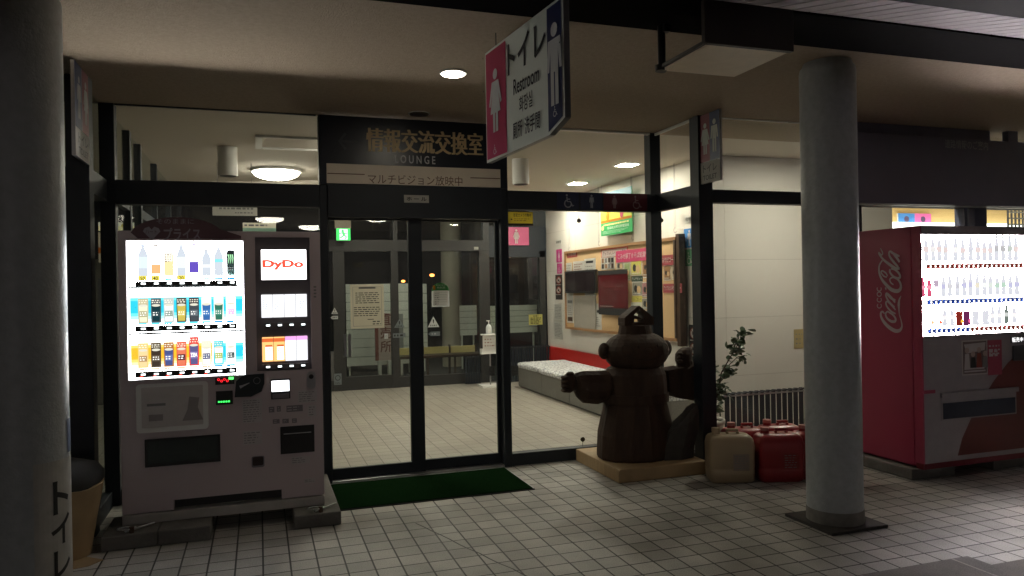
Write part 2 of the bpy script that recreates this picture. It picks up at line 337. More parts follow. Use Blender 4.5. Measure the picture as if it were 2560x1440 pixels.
# ------------------------------------------------------------------ glazed front
F = thing('glass_facade', 'dark navy framed glass front with double sliding doors', 'glass front', (1.2, 5.97, 0))
def fbox(name, *a, m=FRAME, bev=.004): return MB().box(*a, m).build(name, F, bevel=bev)
for x0, x1 in ((-1.06, -0.96), (0.455, 0.515), (1.925, 1.992), (3.345, 3.45)): fbox('post', x0, x1, 5.95, 6.06, 0, CZ)
fbox('transom', -0.959, 0.454, 5.945, 6.05, 2.152, 2.325); fbox('transom', 0.516, 1.924, 5.93, 6.05, 2.075, 2.33); fbox('transom', 1.993, 3.344, 5.945, 6.05, 2.162, 2.32)
fbox('bottom_rail', -0.959, 0.454, 5.96, 6.05, 0, 0.11); fbox('bottom_rail', 1.993, 3.344, 5.96, 6.05, 0, 0.105)
fbox('threshold', 0.516, 1.924, 5.955, 6.07, 0, 0.02, m=STEEL)
for x0, x1 in ((3.38, 3.51),): fbox('post', x0, x1, 5.23, 5.36, 0, CZ)
fbox('post', -1.115, -0.985, 5.23, 5.36, 0, CZ)
fbox('transom', 3.40, 3.47, 5.361, 5.949, 2.165, 2.32); fbox('bottom_rail', 3.40, 3.47, 5.361, 5.949, 0, .105)
fbox('transom', -1.09, -1.01, 5.361, 5.949, 2.165, 2.32); fbox('bottom_rail', -1.09, -1.01, 5.361, 5.949, 0, .105)
fbox('transom', 3.511, 12, 5.24, 5.34, 2.168, 2.275); fbox('bottom_rail', 3.511, 12, 5.25, 5.34, 0, 0.1)
fbox('transom', -6, -1.116, 5.24, 5.34, 2.10, 2.30); fbox('bottom_rail', -6, -1.116, 5.25, 5.34, 0, 0.1)
PURP = mat('slate mullion', (0.09, 0.10, 0.16), 0.4)
fbox('post', 6.365, 6.52, 5.24, 5.35, 0, CZ, m=PURP); fbox('post', 6.24, 6.28, 5.24, 5.35, 0, CZ, m=PURP); fbox('post', 4.98, 5.04, 5.241, 5.341, 0, CZ); fbox('post', -2.5, -2.4, 5.24, 5.34, 0, CZ)
fbox('post', -1.60, -1.39, 5.235, 5.345, 0, CZ)
fbox('ceiling_trim', 1.993, 3.344, 5.94, 5.985, 2.853, 2.869, m=WHITE); fbox('ceiling_trim', 3.39, 3.41, 5.361, 5.949, 2.845, 2.869, m=WHITE)
fbox('ceiling_trim', 3.511, 6.2, 5.24, 5.27, 2.86, 2.869, m=WHITE); fbox('ceiling_trim', -0.959, 0.44, 5.95, 5.98, 2.86, 2.869, m=FRAME)
def pane(a, g=GLASS, par=None): return MB().box(*a, g).build('glass_pane', par or F)
for a in ((-.957, .453, 5.998, 6.004, .112, 2.15), (-.957, .453, 5.998, 6.004, 2.327, CZ - .004), (1.994, 3.343, 5.998, 6.004, .107, 2.16), (1.994, 3.343, 5.998, 6.004, 2.322, CZ - .02),
          (3.432, 3.438, 5.362, 5.948, .107, 2.163), (3.432, 3.438, 5.362, 5.948, 2.322, CZ - .03), (-1.053, -1.047, 5.362, 5.948, .107, 2.163), (-1.053, -1.047, 5.362, 5.948, 2.322, CZ - .004),
          (3.512, 11.9, 5.295, 5.301, .102, 2.166), (3.512, 11.9, 5.295, 5.301, 2.277, CZ - .012), (-5.9, -1.117, 5.295, 5.301, .102, 2.098), (-5.9, -1.117, 5.295, 5.301, 2.302, CZ - .004)): pane(a)
for (x0, x1, g0, g1, yy) in ((0.518, 1.262, 0.524, 1.152, 6.0), (1.15 + .005, 1.922, 1.262, 1.898, 6.035)):
    dr = MB(); dr.box(x0, g0, yy, yy + .03, .021, 2.073, FRAME); dr.box(g1, x1, yy, yy + .03, .021, 2.073, FRAME); dr.box(g0, g1, yy, yy + .03, .021, .105, FRAME); dr.box(g0, g1, yy, yy + .03, 2.06, 2.073, FRAME)
    do = dr.build('sliding_door', F)
    for hx_ in ((g0 + .10, g0 + .135) if yy == 6.0 else ()): MB().box(hx_, hx_ + .022, yy + .004, yy + .0115, .98, 1.16, STEEL).build('door_handle', do)
    MB().box(g0, g1, yy + .012, yy + .018, .106, 2.059, GLASS).build('door_glass', do)

# ------------------------------------------------------------------ rear glazed front of the hall
B = thing('rear_glass_front', 'grey brown framed rear glass front across the hall with closed sliding doors', 'glass front', (1.7, 11.5, 0))
def bbox(name, *a, m=FRAME2): return MB().box(*a, m).build(name, B)
bbox('transom', -1, 3.50, 11.44, 11.56, 2.10, 2.27); bbox('transom', 3.501, 4.48, 11.45, 11.56, 2.0, 2.5, m=FRAME)
for x0, x1 in ((-1.0, -.93), (-0.2, -0.1), (1.05, 1.22), (1.92, 2.03), (3.33, 3.50), (4.36, 4.46)): bbox('post', x0, x1, 11.45, 11.55, 0, 2.099)
for x0, x1 in ((1.96, 2.03), (3.40, 3.50)): bbox('post', x0, x1, 11.45, 11.55, 2.271, CZ - .01)
bbox('bottom_rail', -.929, 1.049, 11.46, 11.54, 0, .16); bbox('bottom_rail', 1.221, 1.919, 11.46, 11.54, 0, .20); bbox('bottom_rail', 2.031, 3.329, 11.46, 11.54, 0, .16)
bbox('low_panel', .75, 1.049, 11.462, 11.5, .161, .6, m=mat('grey kick panel', (0.10, 0.10, 0.10), .5))
for a in ((-.929, 1.049, .162, 2.098), (1.221, 1.919, .202, 2.098), (2.031, 3.329, .162, 2.098), (3.501, 4.359, .02, 1.999), (-1, 1.959, 2.272, CZ - .012), (2.031, 3.399, 2.272, CZ - .012), (3.501, 4.48, 2.502, CZ - .012)):
    pane((a[0], a[1], 11.497, 11.503, a[2], a[3]), GLASSB, B)
# left glass partition of the hall
P = thing('glass_partition', 'glass partition with slim dark posts between hall and shop', 'partition', (-1.03, 8.7, 0))
for y in (6.9, 7.5, 8.6, 9.9, 11.2): MB().box(-1.06, -1.0, y, y + .09, 0, CZ - .002, FRAME).build('post', P)
MB().box(-1.055, -1.005, 6.062, 6.899, 2.2, 2.28, FRAME).build('transom', P); MB().box(-1.055, -1.005, 7.592, 8.599, 2.2, 2.28, FRAME).build('transom', P)
for y0, y1 in ((6.062, 6.898), (6.992, 7.498), (7.592, 8.598), (8.692, 9.898), (9.992, 11.198)): MB().box(-1.033, -1.027, y0, y1, .02, CZ - .004, GLASS).build('glass_pane', P)

# ------------------------------------------------------------------ round columns
COLM = mat('grey painted steel column', (0.42, 0.45, 0.46), 0.38, 0, 0.22, 26, 0.25, bscale=60)
CHIP = mat('chipped pale paint', (0.5, 0.48, 0.42), 0.8, 0, 0.3, 30)
def column(x, y, r, label, plate):
    t = thing('round_column', label, 'column', (x, y, 0), 'round grey steel columns')
    m = MB(); m.loft([[(x + q * math.cos(a), y + q * math.sin(a), z) for a in [2 * math.pi * i / 48 for i in range(48)]] for z, q in ((.02, r), (2.81, r), (2.835, r * .97), (2.85, r * .9), (CZ - .001, r * .86))], COLM); m.build('shaft', t)
    MB().cyl((x, y, 0.021), (x, y, 0.10), r + .004, r + .003, mat('worn column foot', (0.22, 0.21, 0.19), .8, 0, .4, 20), 48).build('foot_band', t)
    if plate:
        a = plate; bp = MB(frame((x, y, 0.001), (1, 0, 0), (0, 1, 0))); bp.prism([(-a, -a), (a, -a), (a, a), (-a, a)], 0, .018, mat('rusty base plate', (0.05, 0.045, 0.04), .7, 0, .4, 12)); bp.build('base_plate', t, bevel=.002)
    return t
colR = column(3.39, 3.79, .166, 'grey round steel column standing beside the red vending machine', .21)
colL = column(-.99, 3.84, .166, 'shadowed grey round column at the left edge with black lettering on its foot', .21)
# curved sticker with lettering on the left column
cx0, cy0, rr = -.99, 3.84, .1675
def wrap(u, v, w): a = u / rr; return (cx0 + (rr + w) * math.cos(a), cy0 + (rr + w) * math.sin(a), v)   # a = 0 faces +X
def wrapped(name, parent, items):
    mb = MB()
    for it in items:
        if it[0] == 'rect':
            _, u0, v0, u1, v1, m, w = it; N = 14; vs = []
            for i in range(N + 1):
                u = u0 + (u1 - u0) * i / N; vs += [wrap(u, v0, w), wrap(u, v1, w)]
            mb.add(vs, [(2 * i, 2 * i + 2, 2 * i + 3, 2 * i + 1) for i in range(N)], m)
        else:
            _, t, u0, v0, u1, v1, m, w = it
            sub = MB(); sub.text(t, u0, v0, u1, v1, m, bold=2); bmx = bmesh.new(); bv = [bmx.verts.new(tuple(q)) for q in sub.v]
            for f_ in sub.f:
                try: bmx.faces.new([bv[i] for i in f_])
                except ValueError: pass
            bmesh.ops.triangulate(bmx, faces=bmx.faces[:]); bmesh.ops.subdivide_edges(bmx, edges=bmx.edges[:], cuts=4, use_grid_fill=True); bmx.verts.index_update()
            mb.add([wrap(q.co.x, q.co.y, w) for q in bmx.verts], [tuple(q.index for q in f_.verts) for f_ in bmx.faces], m); bmx.free()
    return mb.build(name, parent)
wrapped('foot_sticker', colL, [('rect', -.20, .16, .07, .78, mat('pale sticker', (0.46, 0.45, 0.42), .5, 0, .3, 14), .001), ('rect', -.03, .80, .05, .95, mat('faded blue sticker', (.10, .13, .22), .5, 0, .3, 9), .001),
    ('text', 'ト', -.125, .545, -.035, .69, INK, .003), ('text', 'イ', -.135, .41, -.03, .54, INK, .003), ('text', 'レ', -.125, .265, -.03, .385, INK, .003)])

# ================================================================== LIGHTS OF THE PLACE
LAMP = glow('warm lamp diffuser', (1.0, 0.90, 0.74), 160.0)
LAMPD = glow('dome lamp diffuser', (1.0, 0.90, 0.74), 32.0)
def dome(x, y, label):
    t = thing('dome_light', label, 'ceiling light', (x, y, CZ), 'round dome ceiling lights')
    z = CZ
    MB().cyl((x, y, z - .03), (x, y, z - .002), .27, .28, WHITE, 32).build('base', t)
    MB().ell((x, y, z - .03), (.25, .25, .085), LAMPD, 32, 14).build('lamp_shade', t)
dome(.205, 8.75, 'large lit round dome light left of the navy lounge sign')
dome(2.07, 9.2, 'lit round dome light hidden behind the lounge sign, showing in the rear glass')
dome(1.03, 7.15, 'lit round dome light right behind the navy lounge sign')
def square(x, y, label, w=.10, L=LAMP, g='square recessed lights'):
    t = thing('square_downlight', label, 'ceiling light', (x, y, CZ), g)
    m = MB(); 
    for a in ((-w - .02, w + .02, -w - .02, -w), (-w - .02, w + .02, w, w + .02), (-w - .02, -w, -w, w), (w, w + .02, -w, w)): m.box(x + a[0], x + a[1], y + a[2], y + a[3], CZ - .012, CZ - .001, WHITE)
    m.build('trim', t); MB().box(x - w + .001, x + w - .001, y - w + .001, y + w - .001, CZ - .008, CZ - .002, L).build('lamp_shade', t)
square(3.95, 7.55, 'brightest square recessed light, nearest the glass, above the notice board')
square(4.0, 9.05, 'square recessed light midway along the notice board wall')
square(4.05, 10.3, 'small far square recessed light at the end of the notice board wall')
square(5.2, 5.62, 'square light added out of view behind the grey column to brighten the white wall', .12)  # added lamp, hidden by the column, brightens the white wall
square(8.2, 7.6, 'square recessed light in the yellow room', .2, glow('warm yellow lamp', (1.0, .86, .6), 90), 'yellow room lights'); square(10.8, 7.6, 'square recessed light deep in the yellow room', .2, MATS['warm yellow lamp'], 'yellow room lights')
t = thing('round_downlight', 'lit round downlight in the brown stucco ceiling over the doors', 'ceiling light', (1.185, 4.585, CZ))
MB().cyl((1.185, 4.585, CZ - .012), (1.185, 4.585, CZ - .001), .085, .085, WHITE, 32).build('trim', t); MB().cyl((1.185, 4.585, CZ - .016), (1.185, 4.585, CZ - .0125), .068, .068, glow('downlight lamp', (1, .9, .72), 60), 32).build('lamp_shade', t)
t = thing('round_downlight', 'unlit dark round downlight above the lounge sign', 'ceiling light', (1.2, 5.72, CZ))
MB().cyl((1.2, 5.72, CZ - .006), (1.2, 5.72, CZ - .001), .085, .085, WHITE, 32).build('trim', t); MB().cyl((1.2, 5.72, CZ - .011), (1.2, 5.72, CZ - .0065), .075, .075, mat('unlit lamp well', (.03, .02, .015), .3), 32).build('lamp_well', t)
for x, y, l in ((-.26, 7.5, 'unlit white cylinder light on the hall ceiling left of the lounge sign'), (2.66, 7.5, 'unlit white cylinder light on the hall ceiling below the restroom sign')):
    t = thing('cylinder_light', l, 'ceiling light', (x, y, CZ), 'white cylinder ceiling lights')
    MB().cyl((x, y, CZ - .27), (x, y, CZ - .001), .088, .088, WHITE, 32).build('housing', t); MB().cyl((x, y, CZ - .272), (x, y, CZ - .2705), .075, .075, BLACK, 32).build('lamp_well', t)
v = MB(); x0, x1, y0, y1 = -.01, .95, 6.85, 7.42
for a in ((x0, x1, y0, y0 + .02), (x0, x1, y1 - .02, y1), (x0, x0 + .06, y0 + .02, y1 - .02), (x1 - .06, x1, y0 + .02, y1 - .02)): v.box(*a, CZ - .02, CZ - .001, WHITE)
tag(v.build('ceiling_access_panel'), 'white framed rectangular panel in the hall ceiling left of the lounge sign', 'ceiling panel')

# ================================================================== OBJECTS
def RY(a, b, c, d, Y):      # photo rectangle -> rectangle on the plane y = Y
    mx, my = (a + c) / 2, (b + d) / 2
    return aty(a, my, Y)[0], aty(mx, d, Y)[1], aty(c, my, Y)[0], aty(mx, b, Y)[1]
def RX(a, b, c, d, X, s=-1):      # photo rectangle -> rectangle on the plane x = X (u = -y for a wall on the right)
    mx, my = (a + c) / 2, (b + d) / 2
    u0, u1 = s * atx(a, my, X)[0], s * atx(c, my, X)[0]
    return min(u0, u1), atx(mx, d, X)[1], max(u0, u1), atx(mx, b, X)[1]
def G(r, g, b, s=1.0): return glow('backlit %.2f %.2f %.2f %.1f' % (r, g, b, s), (r, g, b), s)  # plain emission; on drinks and cards it stands in for display light
LW = glow('vending backlight white', (0.93, 0.98, 1.0), 16)
LW2 = glow('soft backlight white', (0.93, 0.98, 1.0), 2.2)

# ---------- pink-beige drinks machine
VY = 5.10
V = thing('vending_machine', 'pinkish beige drinks vending machine with lit display standing left of the doors', 'vending machine', (-.21, 5.45, .12))
BODY = mat('pinkish beige enamel', (0.52, 0.44, 0.46), 0.42, 0, 0.07, 3, 0.04)
BODYD = mat('mauve grey recess', (0.20, 0.18, 0.20), 0.5)
vx0, vx1, vz0, vz1 = -.815, .388, .125, 1.895
dx0, dz0, dx1, dz1 = RY(318, 601, 611, 943, VY)
b = MB(); b.box(vx0 + .006, vx1 - .006, VY + .10, 5.84, vz0 + .02, vz1 - .004, BODY); b.build('cabinet', V, bevel=.01)
rx0, rz0, rx1, rz1 = RY(640, 592, 777, 925, VY)
b = MB()
b.box(vx0, dx0, VY, VY + .098, vz0 + .09, vz1, BODY); b.box(dx1, rx0, VY, VY + .098, vz0 + .09, vz1, BODY); b.box(rx1, vx1, VY, VY + .098, vz0 + .09, vz1, BODY)
b.box(dx0, dx1, VY, VY + .098, dz1, vz1, BODY); b.box(rx0, rx1, VY, VY + .098, rz1, vz1, BODY)
b.box(dx0, dx1, VY, VY + .098, vz0 + .09, dz0, BODY); b.box(rx0, rx1, VY, VY + .098, vz0 + .09, rz0, BODY)
b.box(vx0, vx0 + .29, VY, VY + .098, vz0 + .03, vz0 + .09, BODY); b.box(vx1 - .27, vx1, VY, VY + .098, vz0 + .03, vz0 + .09, BODY)
b.build('door', V)
MB().box(vx0 + .29, vx1 - .27, VY + .05, VY + .098, vz0 + .03, vz0 + .089, BLACK).build('kick_recess', V)
MB().box(vx0, vx1, VY - .012, VY + .08, vz0 - .035, vz0 + .022, mat('pale plinth paint', (.42, .40, .38), .6, 0, .2, 10)).build('plinth', V, bevel=.003)
for x in (vx0 + .08, vx1 - .1):
    for y in (VY + .06, 5.76): MB().cyl((x, y, .088), (x, y, .141), .03, .03, STEEL, 14).build('foot', V)
# display case
cas = MB(); cas.box(dx0, dx1, VY + .085, VY + .097, dz0, dz1, LW)
cas.box(dx0, dx0 + .004, VY + .003, VY + .0845, dz0, dz1, LW2); cas.box(dx1 - .004, dx1, VY + .003, VY + .0845, dz0, dz1, LW2)
case = cas.build('display_case', V)
rows = [(600, 712), (714, 828), (830, 943)]; bars = [(701, 714), (811, 825), (923, 938)]
bk = MB(face_front(0, VY + .0845, 0))
for j in range(10):      # the coloured backlit films, fading upward in printed bands
    k = 1 - abs(j - 3.5) / 8
    a = RY(322, 734 + j * 7.5, 608, 741.5 + j * 7.5, VY + .085); f = [.4, .9, 1, 1, 1, 1, .9, .75, .5, .25][j]
    bk.rect(a[0], a[1], a[2], a[3], glow('cyan film %d' % j, (1 - .97 * f, 1 - .42 * f, 1 - .25 * f), 1.1 + 3 * (1 - f))); bk.lay -= 1
    a = RY(325, 852 + j * 7, 532, 859 + j * 7, VY + .085)
    bk.rect(a[0], a[1], a[2], a[3], glow('orange film %d' % j, (1.0, 1 - .52 * f, 1 - .97 * f), 1.1 + 3 * (1 - f))); bk.lay -= 1
    a = RY(533, 849 + j * 7, 609, 856 + j * 7, VY + .085)
    bk.rect(a[0], a[1], a[2], a[3], MATS['cyan film %d' % j]); bk.lay -= 1
bk.build('backlit_film', case)
for (a, bb) in ((714, 716), (829, 831)):
    q = RY(320, a, 611, bb, VY); MB().box(q[0], q[2], VY + .01, VY + .084, q[1] - .004, q[3] + .002, mat('white shelf', (.8, .8, .8), .4)).build('shelf', V)
for i, (a, bb) in enumerate(bars):
    q = RY(338, a, 592, bb, VY); s = MB(); s.box(q[0], q[2], VY - .004, VY + .07, q[1], q[3], BLACK)
    MB().box(q[0], q[2], VY + .026, VY + .046, q[3] - .004, q[3] + .003, glow('shelf led strip', (1, .96, .90), 140)).build('shelf_light', V)
    sb = s.build('button_strip', V, bevel=.004); bl = MB(face_front(0, VY - .0045, 0)); n = 8; wd = (q[2] - q[0]) / n
    for k in range(n):
        u = q[0] + (k + .62) * wd; zc = (q[1] + q[3]) / 2
        bl.prism([(u - .026, q[1] + .004), (u + .026, q[1] + .004), (u + .021, q[3] - .002), (u - .021, q[3] - .002)], 0, .007, mat('button lens', (.05, .05, .05), .2))
        bl.lay = 13; bl.rect(u - .012, zc - .004, u + .014, zc + .007, G(.9, 1, 1, 2.2))
        if i == 2 and k < 6: bl.rect(u - .018, zc - .013, u + .0, zc - .008, G(1, .05, .02, 1.6))
    bl.build('buttons', sb)
    for k in range(8):      # price tags
        u = q[0] + (k + .52) * wd; z = q[3] + .004; m = MB(face_front(0, VY + .02, 0))
        if i == 0 and k in (0, 1, 3):
            m.prism([(u - .026, z), (u + .026, z), (u + .026, z + .03), (u - .026, z + .03)], -.002, 0, G(1, .85, .12, .9)); m.text(('150', '140', '', '120')[k], u - .022, z + .003, u + .014, z + .026, INK, bold=1)
        else:
            cc = G(.05, .42, .8, .9) if (k > 5 or (i == 0 and k == 6)) else (G(1, .6, .42, 1.1) if i == 2 else G(.15, .72, .9, 1.1))
            m.prism([(u - .024, z), (u + .024, z), (u + .024, z + .014), (u - .024, z + .014)], -.002, 0, cc)
        m.build('price_tag', V)
# drinks on show, most glowing in place of display light on them
def can(u, z, w, h, m, tilt=0, top=True, y=VY + .055):
    c = MB(); r = w / 2
    prof = [(r * .8, 0), (r, h * .06), (r, h * .9), (r * .82, h)]
    rings = [[(u + tilt * zz + rr_ * math.cos(2 * math.pi * i / 20), y + rr_ * .55 * math.sin(2 * math.pi * i / 20), z + zz) for i in range(20)] for rr_, zz in prof]
    c.loft(rings, m); return c
def card(u, z, w, h, m): c = MB(face_front(0, VY + .06, 0)); c.prism([(u - w / 2, z), (u + w / 2, z), (u + w / 2, z + h), (u - w / 2, z + h)], -.003, 0, m); c.lay = 1; return c
q = RY(338, 701, 592, 714, VY); wd = (q[2] - q[0]) / 8; sh = [q[3] + .032, RY(338, 811, 592, 825, VY)[3] + .02, RY(338, 923, 592, 938, VY)[3] + .022]
def ctr(k, i): qq = RY(338, bars[i][0], 592, bars[i][1], VY); return qq[0] + (k + .52) * (qq[2] - qq[0]) / 8
def bottle(u, z, h, m, mlab, capm, lab=(.25, .6)):
    c = MB(); y = VY + .055; P = [(.026, 0), (.028, .05 * h), (.028, .62 * h), (.022, .75 * h), (.011, .88 * h), (.011, .93 * h)]
    c.loft([[(u + r * math.cos(2 * math.pi * i / 18), y + r * math.sin(2 * math.pi * i / 18), z + t) for i in range(18)] for r, t in P], m)
    c.cyl((u, y, z + lab[0] * h), (u, y, z + lab[1] * h), .0287, .0287, mlab, 18, caps=False); c.cyl((u, y, z + .93 * h), (u, y, z + h), .0125, .0125, capm, 14)
    return c.build('product_bottle', V)
PB = G(.60, .66, .73, 1.0)
bottle(ctr(0, 0), sh[0], .20, PB, G(.72, .84, .93, 1.0), G(.6, .66, .8, 1.0)); bottle(ctr(1, 0), sh[0], .20, G(.98, .93, .85, 1.6), G(1, .50, .22, .95), G(.55, .5, .45, .9), (.08, .36))
c = can(ctr(2, 0), sh[0], .056, .15, G(1, .8, .42, .95)); c.M = face_front(0, VY + .035, 0); c.lay = 2; c.rect(ctr(2, 0) - .022, sh[0] + .09, ctr(2, 0) + .022, sh[0] + .145, G(.95, .9, .75, 1.1)); c.lines(ctr(2, 0) - .02, sh[0] + .085, ctr(2, 0) + .02, sh[0] + .14, 4, G(.35, .25, .18, .6), .4, .3, .01); c.build('product_can', V)
bottle(ctr(3, 0), sh[0], .20, PB, G(.80, .88, .84, 1.0), G(.75, .8, .9, 1.0))
bottle(ctr(4, 0), sh[0], .21, G(.93, .9, 1, 1.6), G(.16, .10, .62, .8), G(.6, .55, .8, 1), (.1, .42)); bottle(ctr(5, 0), sh[0], .17, PB, G(.78, .80, .85, 1.1), G(.6, .62, .66, 1), (.3, .42)); bottle(ctr(6, 0), sh[0], .19, PB, G(.25, .78, .80, 1), G(.85, .95, .95, 1.5), (.45, .55))
mc = can(ctr(7, 0), sh[0], .052, .165, mat('black can', (.012, .03, .03), .3)); mc.M = face_front(0, VY + .038, 0); u = ctr(7, 0); mc.lay = 2
for dxx in (-.012, 0, .012): mc.stroke([(u + dxx - .003, sh[0] + .135), (u + dxx + .002, sh[0] + .11), (u + dxx - .001, sh[0] + .09), (u + dxx, sh[0] + .075)], [.007, .006, .004, .001], G(.45, .95, .5, 1.0))
mc.lines(u - .018, sh[0] + .03, u + .018, sh[0] + .055, 2, G(.6, .65, .65, .7), .4, .1, .006); mc.rect(u - .024, sh[0] + .17, u + .012, sh[0] + .18, GREYINK); mc.build('product_can', V)
def cupcard(k, i, back, can_m, band, lines=True, h=.155):
    u = ctr(k, i); z = sh[i]; c = card(u, z - .005, .058, h, back)
    if can_m: c.shape([(u - .020, z + .004), (u + .020, z + .004), (u + .025, z + h * .68), (u - .025, z + h * .68)], can_m); c.disc(u, z + h * .68, .0245, G(.75, .73, .6, 1.0), 16, ry=.008)
    if band: c.rect(u - .022, z + h * .22, u + .022, z + h * .46, band); c.lines(u - .018, z + h * .25, u + .018, z + h * .43, 2, G(.95, .95, .9, 1.3), .45, .2, .008)
    if lines: c.lines(u - .024, z + h * .76, u + .024, z + h * .92, 2, G(.9, .85, .7, 1.1), .5, .1, .009)
    if i == 2 and k == 4: c.text('TEA', u - .02, z + h * .28, u + .02, z + h * .42, G(.95, .93, .95, 1.3), bold=2)
    c.build('product_card', V)
cupcard(0, 1, G(.62, .56, .34, .9), G(.80, .78, .55, 1.1), G(.55, .52, .30, .8)); cupcard(1, 1, G(.16, .19, .2, .6), G(.02, .08, .10, .5), G(.05, .12, .14, .5)); cupcard(2, 1, G(.62, .66, .62, .9), G(.85, .88, .85, 1.2), G(.35, .45, .38, .8))
cupcard(3, 1, G(.14, .13, .10, .5), G(.65, .52, .10, .9), G(.75, .62, .15, .9)); cupcard(4, 1, G(.10, .09, .10, .5), G(.10, .12, .14, .6), G(.2, .24, .27, .7)); cupcard(5, 1, G(.85, .78, .7, 1.3), G(.05, .18, .50, .8), G(.08, .25, .6, .8)); cupcard(6, 1, G(.85, .78, .7, 1.3), G(.05, .24, .16, .7), G(.1, .35, .25, .8)); cupcard(7, 1, G(.95, .95, .9, 1.9), G(.95, .93, .98, 1.8), G(.75, .45, .8, 1.1))
cupcard(0, 2, G(1, .62, .22, 1.0), G(.9, .6, .3, 1.1), G(.55, .36, .16, .8)); cupcard(1, 2, G(.16, .13, .08, .6), G(.10, .07, .05, .5), G(.2, .15, .1, .6)); cupcard(2, 2, G(.55, .22, .06, .8), G(.10, .13, .36, .7), G(.15, .2, .5, .8)); cupcard(3, 2, G(.8, .12, .06, .9), G(.85, .22, .12, .9), G(.18, .05, .06, .6)); cupcard(4, 2, G(.85, .08, .06, .9), G(.16, .15, .36, .7), G(.25, .22, .5, .8), h=.185); cupcard(5, 2, G(1, .75, .5, 1.2), G(.95, .85, .75, 1.6), G(.12, .15, .35, .6)); cupcard(6, 2, G(.12, .66, .72, 1.0), G(.9, .93, .85, 1.4), G(.5, .58, .15, .9)); cupcard(7, 2, G(.8, .93, .92, 1.6), G(.9, .93, .9, 1.6), G(.12, .18, .18, .6))
# right hand recess: screen and two rows of packets
b = MB(); b.box(rx0, rx1, VY + .03, VY + .097, rz0, rz1, BODYD); b.build('selection_panel', V)
sx = RY(653, 623, 766, 698, VY); m = MB(); m.box(sx[0] - .006, sx[2] + .006, VY + .012, VY + .0295, sx[1] - .006, sx[3] + .006, BODYD); m.M = face_front(0, VY + .0115, 0)
m.rect(sx[0], sx[1], sx[2], sx[3], glow('screen white', (1, .98, .96), 2.6)); m.text('DyDo', sx[0] + .006, (sx[1] + sx[3]) / 2 - .034, sx[2] - .018, (sx[1] + sx[3]) / 2 + .032, G(.80, .09, .05, 1), bold=4.5); m.build('brand_screen', V)
for r, (a, bb, cc) in enumerate(((735, 792, (805, 818)), (841, 902, (908, 921)))):
    q = RY(653 + 2 * r, a, 768 + 2 * r, bb, VY); n = 4; wd = (q[2] - q[0]) / 4
    for k in range(4):
        m = MB(face_front(0, VY + .026, 0)); u0 = q[0] + k * wd + .0015; u1 = q[0] + (k + 1) * wd - .0015
        m.prism([(u0, q[1]), (u1, q[1]), (u1, q[3]), (u0, q[3])], -.0035, 0, G(.93, .95, .98, 1.05) if not (r == 1 and k < 2) else G(1, .52, .18, 1.1)); m.lay = 1; hh = q[3] - q[1]
        if r == 1 and k < 2: m.rect(u0, q[1] + hh * .8, u1, q[1] + hh * .95, G(.75, .15, .04, .9)); m.rect(u0 + wd * .28, q[1] + .01, u1 - .006, q[1] + hh * .66, G(1, .9, .8, 1.7)); m.rect(u0 + wd * .28, q[1] + hh * .6, u1 - .006, q[1] + hh * .68, G(.7, .15, .04, .9)); m.lines(u0 + wd * .34, q[1] + .02, u1 - .01, q[1] + hh * .58, 5, G(.75, .3, .1, .9), .4, .4, .01)
        elif r == 1: m.rect(u0, q[1] + hh * .84, u1, q[3], G(.85, .35, .75, 1.1)); m.lines(u0 + .01, q[1] + hh * .3, u1 - .006, q[1] + hh * .5, 2, G(.85, .7, .8, 1.4), .3, .5, .01)
        elif k != 2: m.lines(u0 + .01, q[1] + hh * .35, u1 - .006, q[1] + hh * .8, 5, G(.45, .5, .6, .9), .35, .6, .008)
        m.build('product_card', V)
    q = RY(655, cc[0], 772, cc[1], VY); s = MB(); s.box(q[0], q[2], VY + .004, VY + .029, q[1], q[3], BODYD); s.M = face_front(0, VY + .004, 0); wd = (q[2] - q[0]) / 4
    for k in range(4):
        u = q[0] + (k + .5) * wd; zc = (q[1] + q[3]) / 2; s.lay = 0; s.cyl((u, zc, 0), (u, zc, .008), .020, .016, BLACK, 18); s.lay = 15; s.rect(u - .011, zc - .005, u + .013, zc + .006, G(.9, 1, 1, 2.2))
    s.build('button_strip', V)
MB().box(dx0 + .004, dx1 - .004, VY + .0005, VY + .003, dz0 + .001, dz1 - .001, CLEAR).build('display_cover', V)
b = MB(); e = .011
for a in ((dx0 - e, dx1 + e, dz1, dz1 + e), (dx0 - e, dx1 + e, dz0 - e, dz0), (dx0 - e, dx0, dz0, dz1), (dx1, dx1 + e, dz0, dz1)): b.box(a[0], a[1], VY - .008, VY - .0005, a[2], a[3], BODY)
b.build('display_bezel', V, bevel=.002)
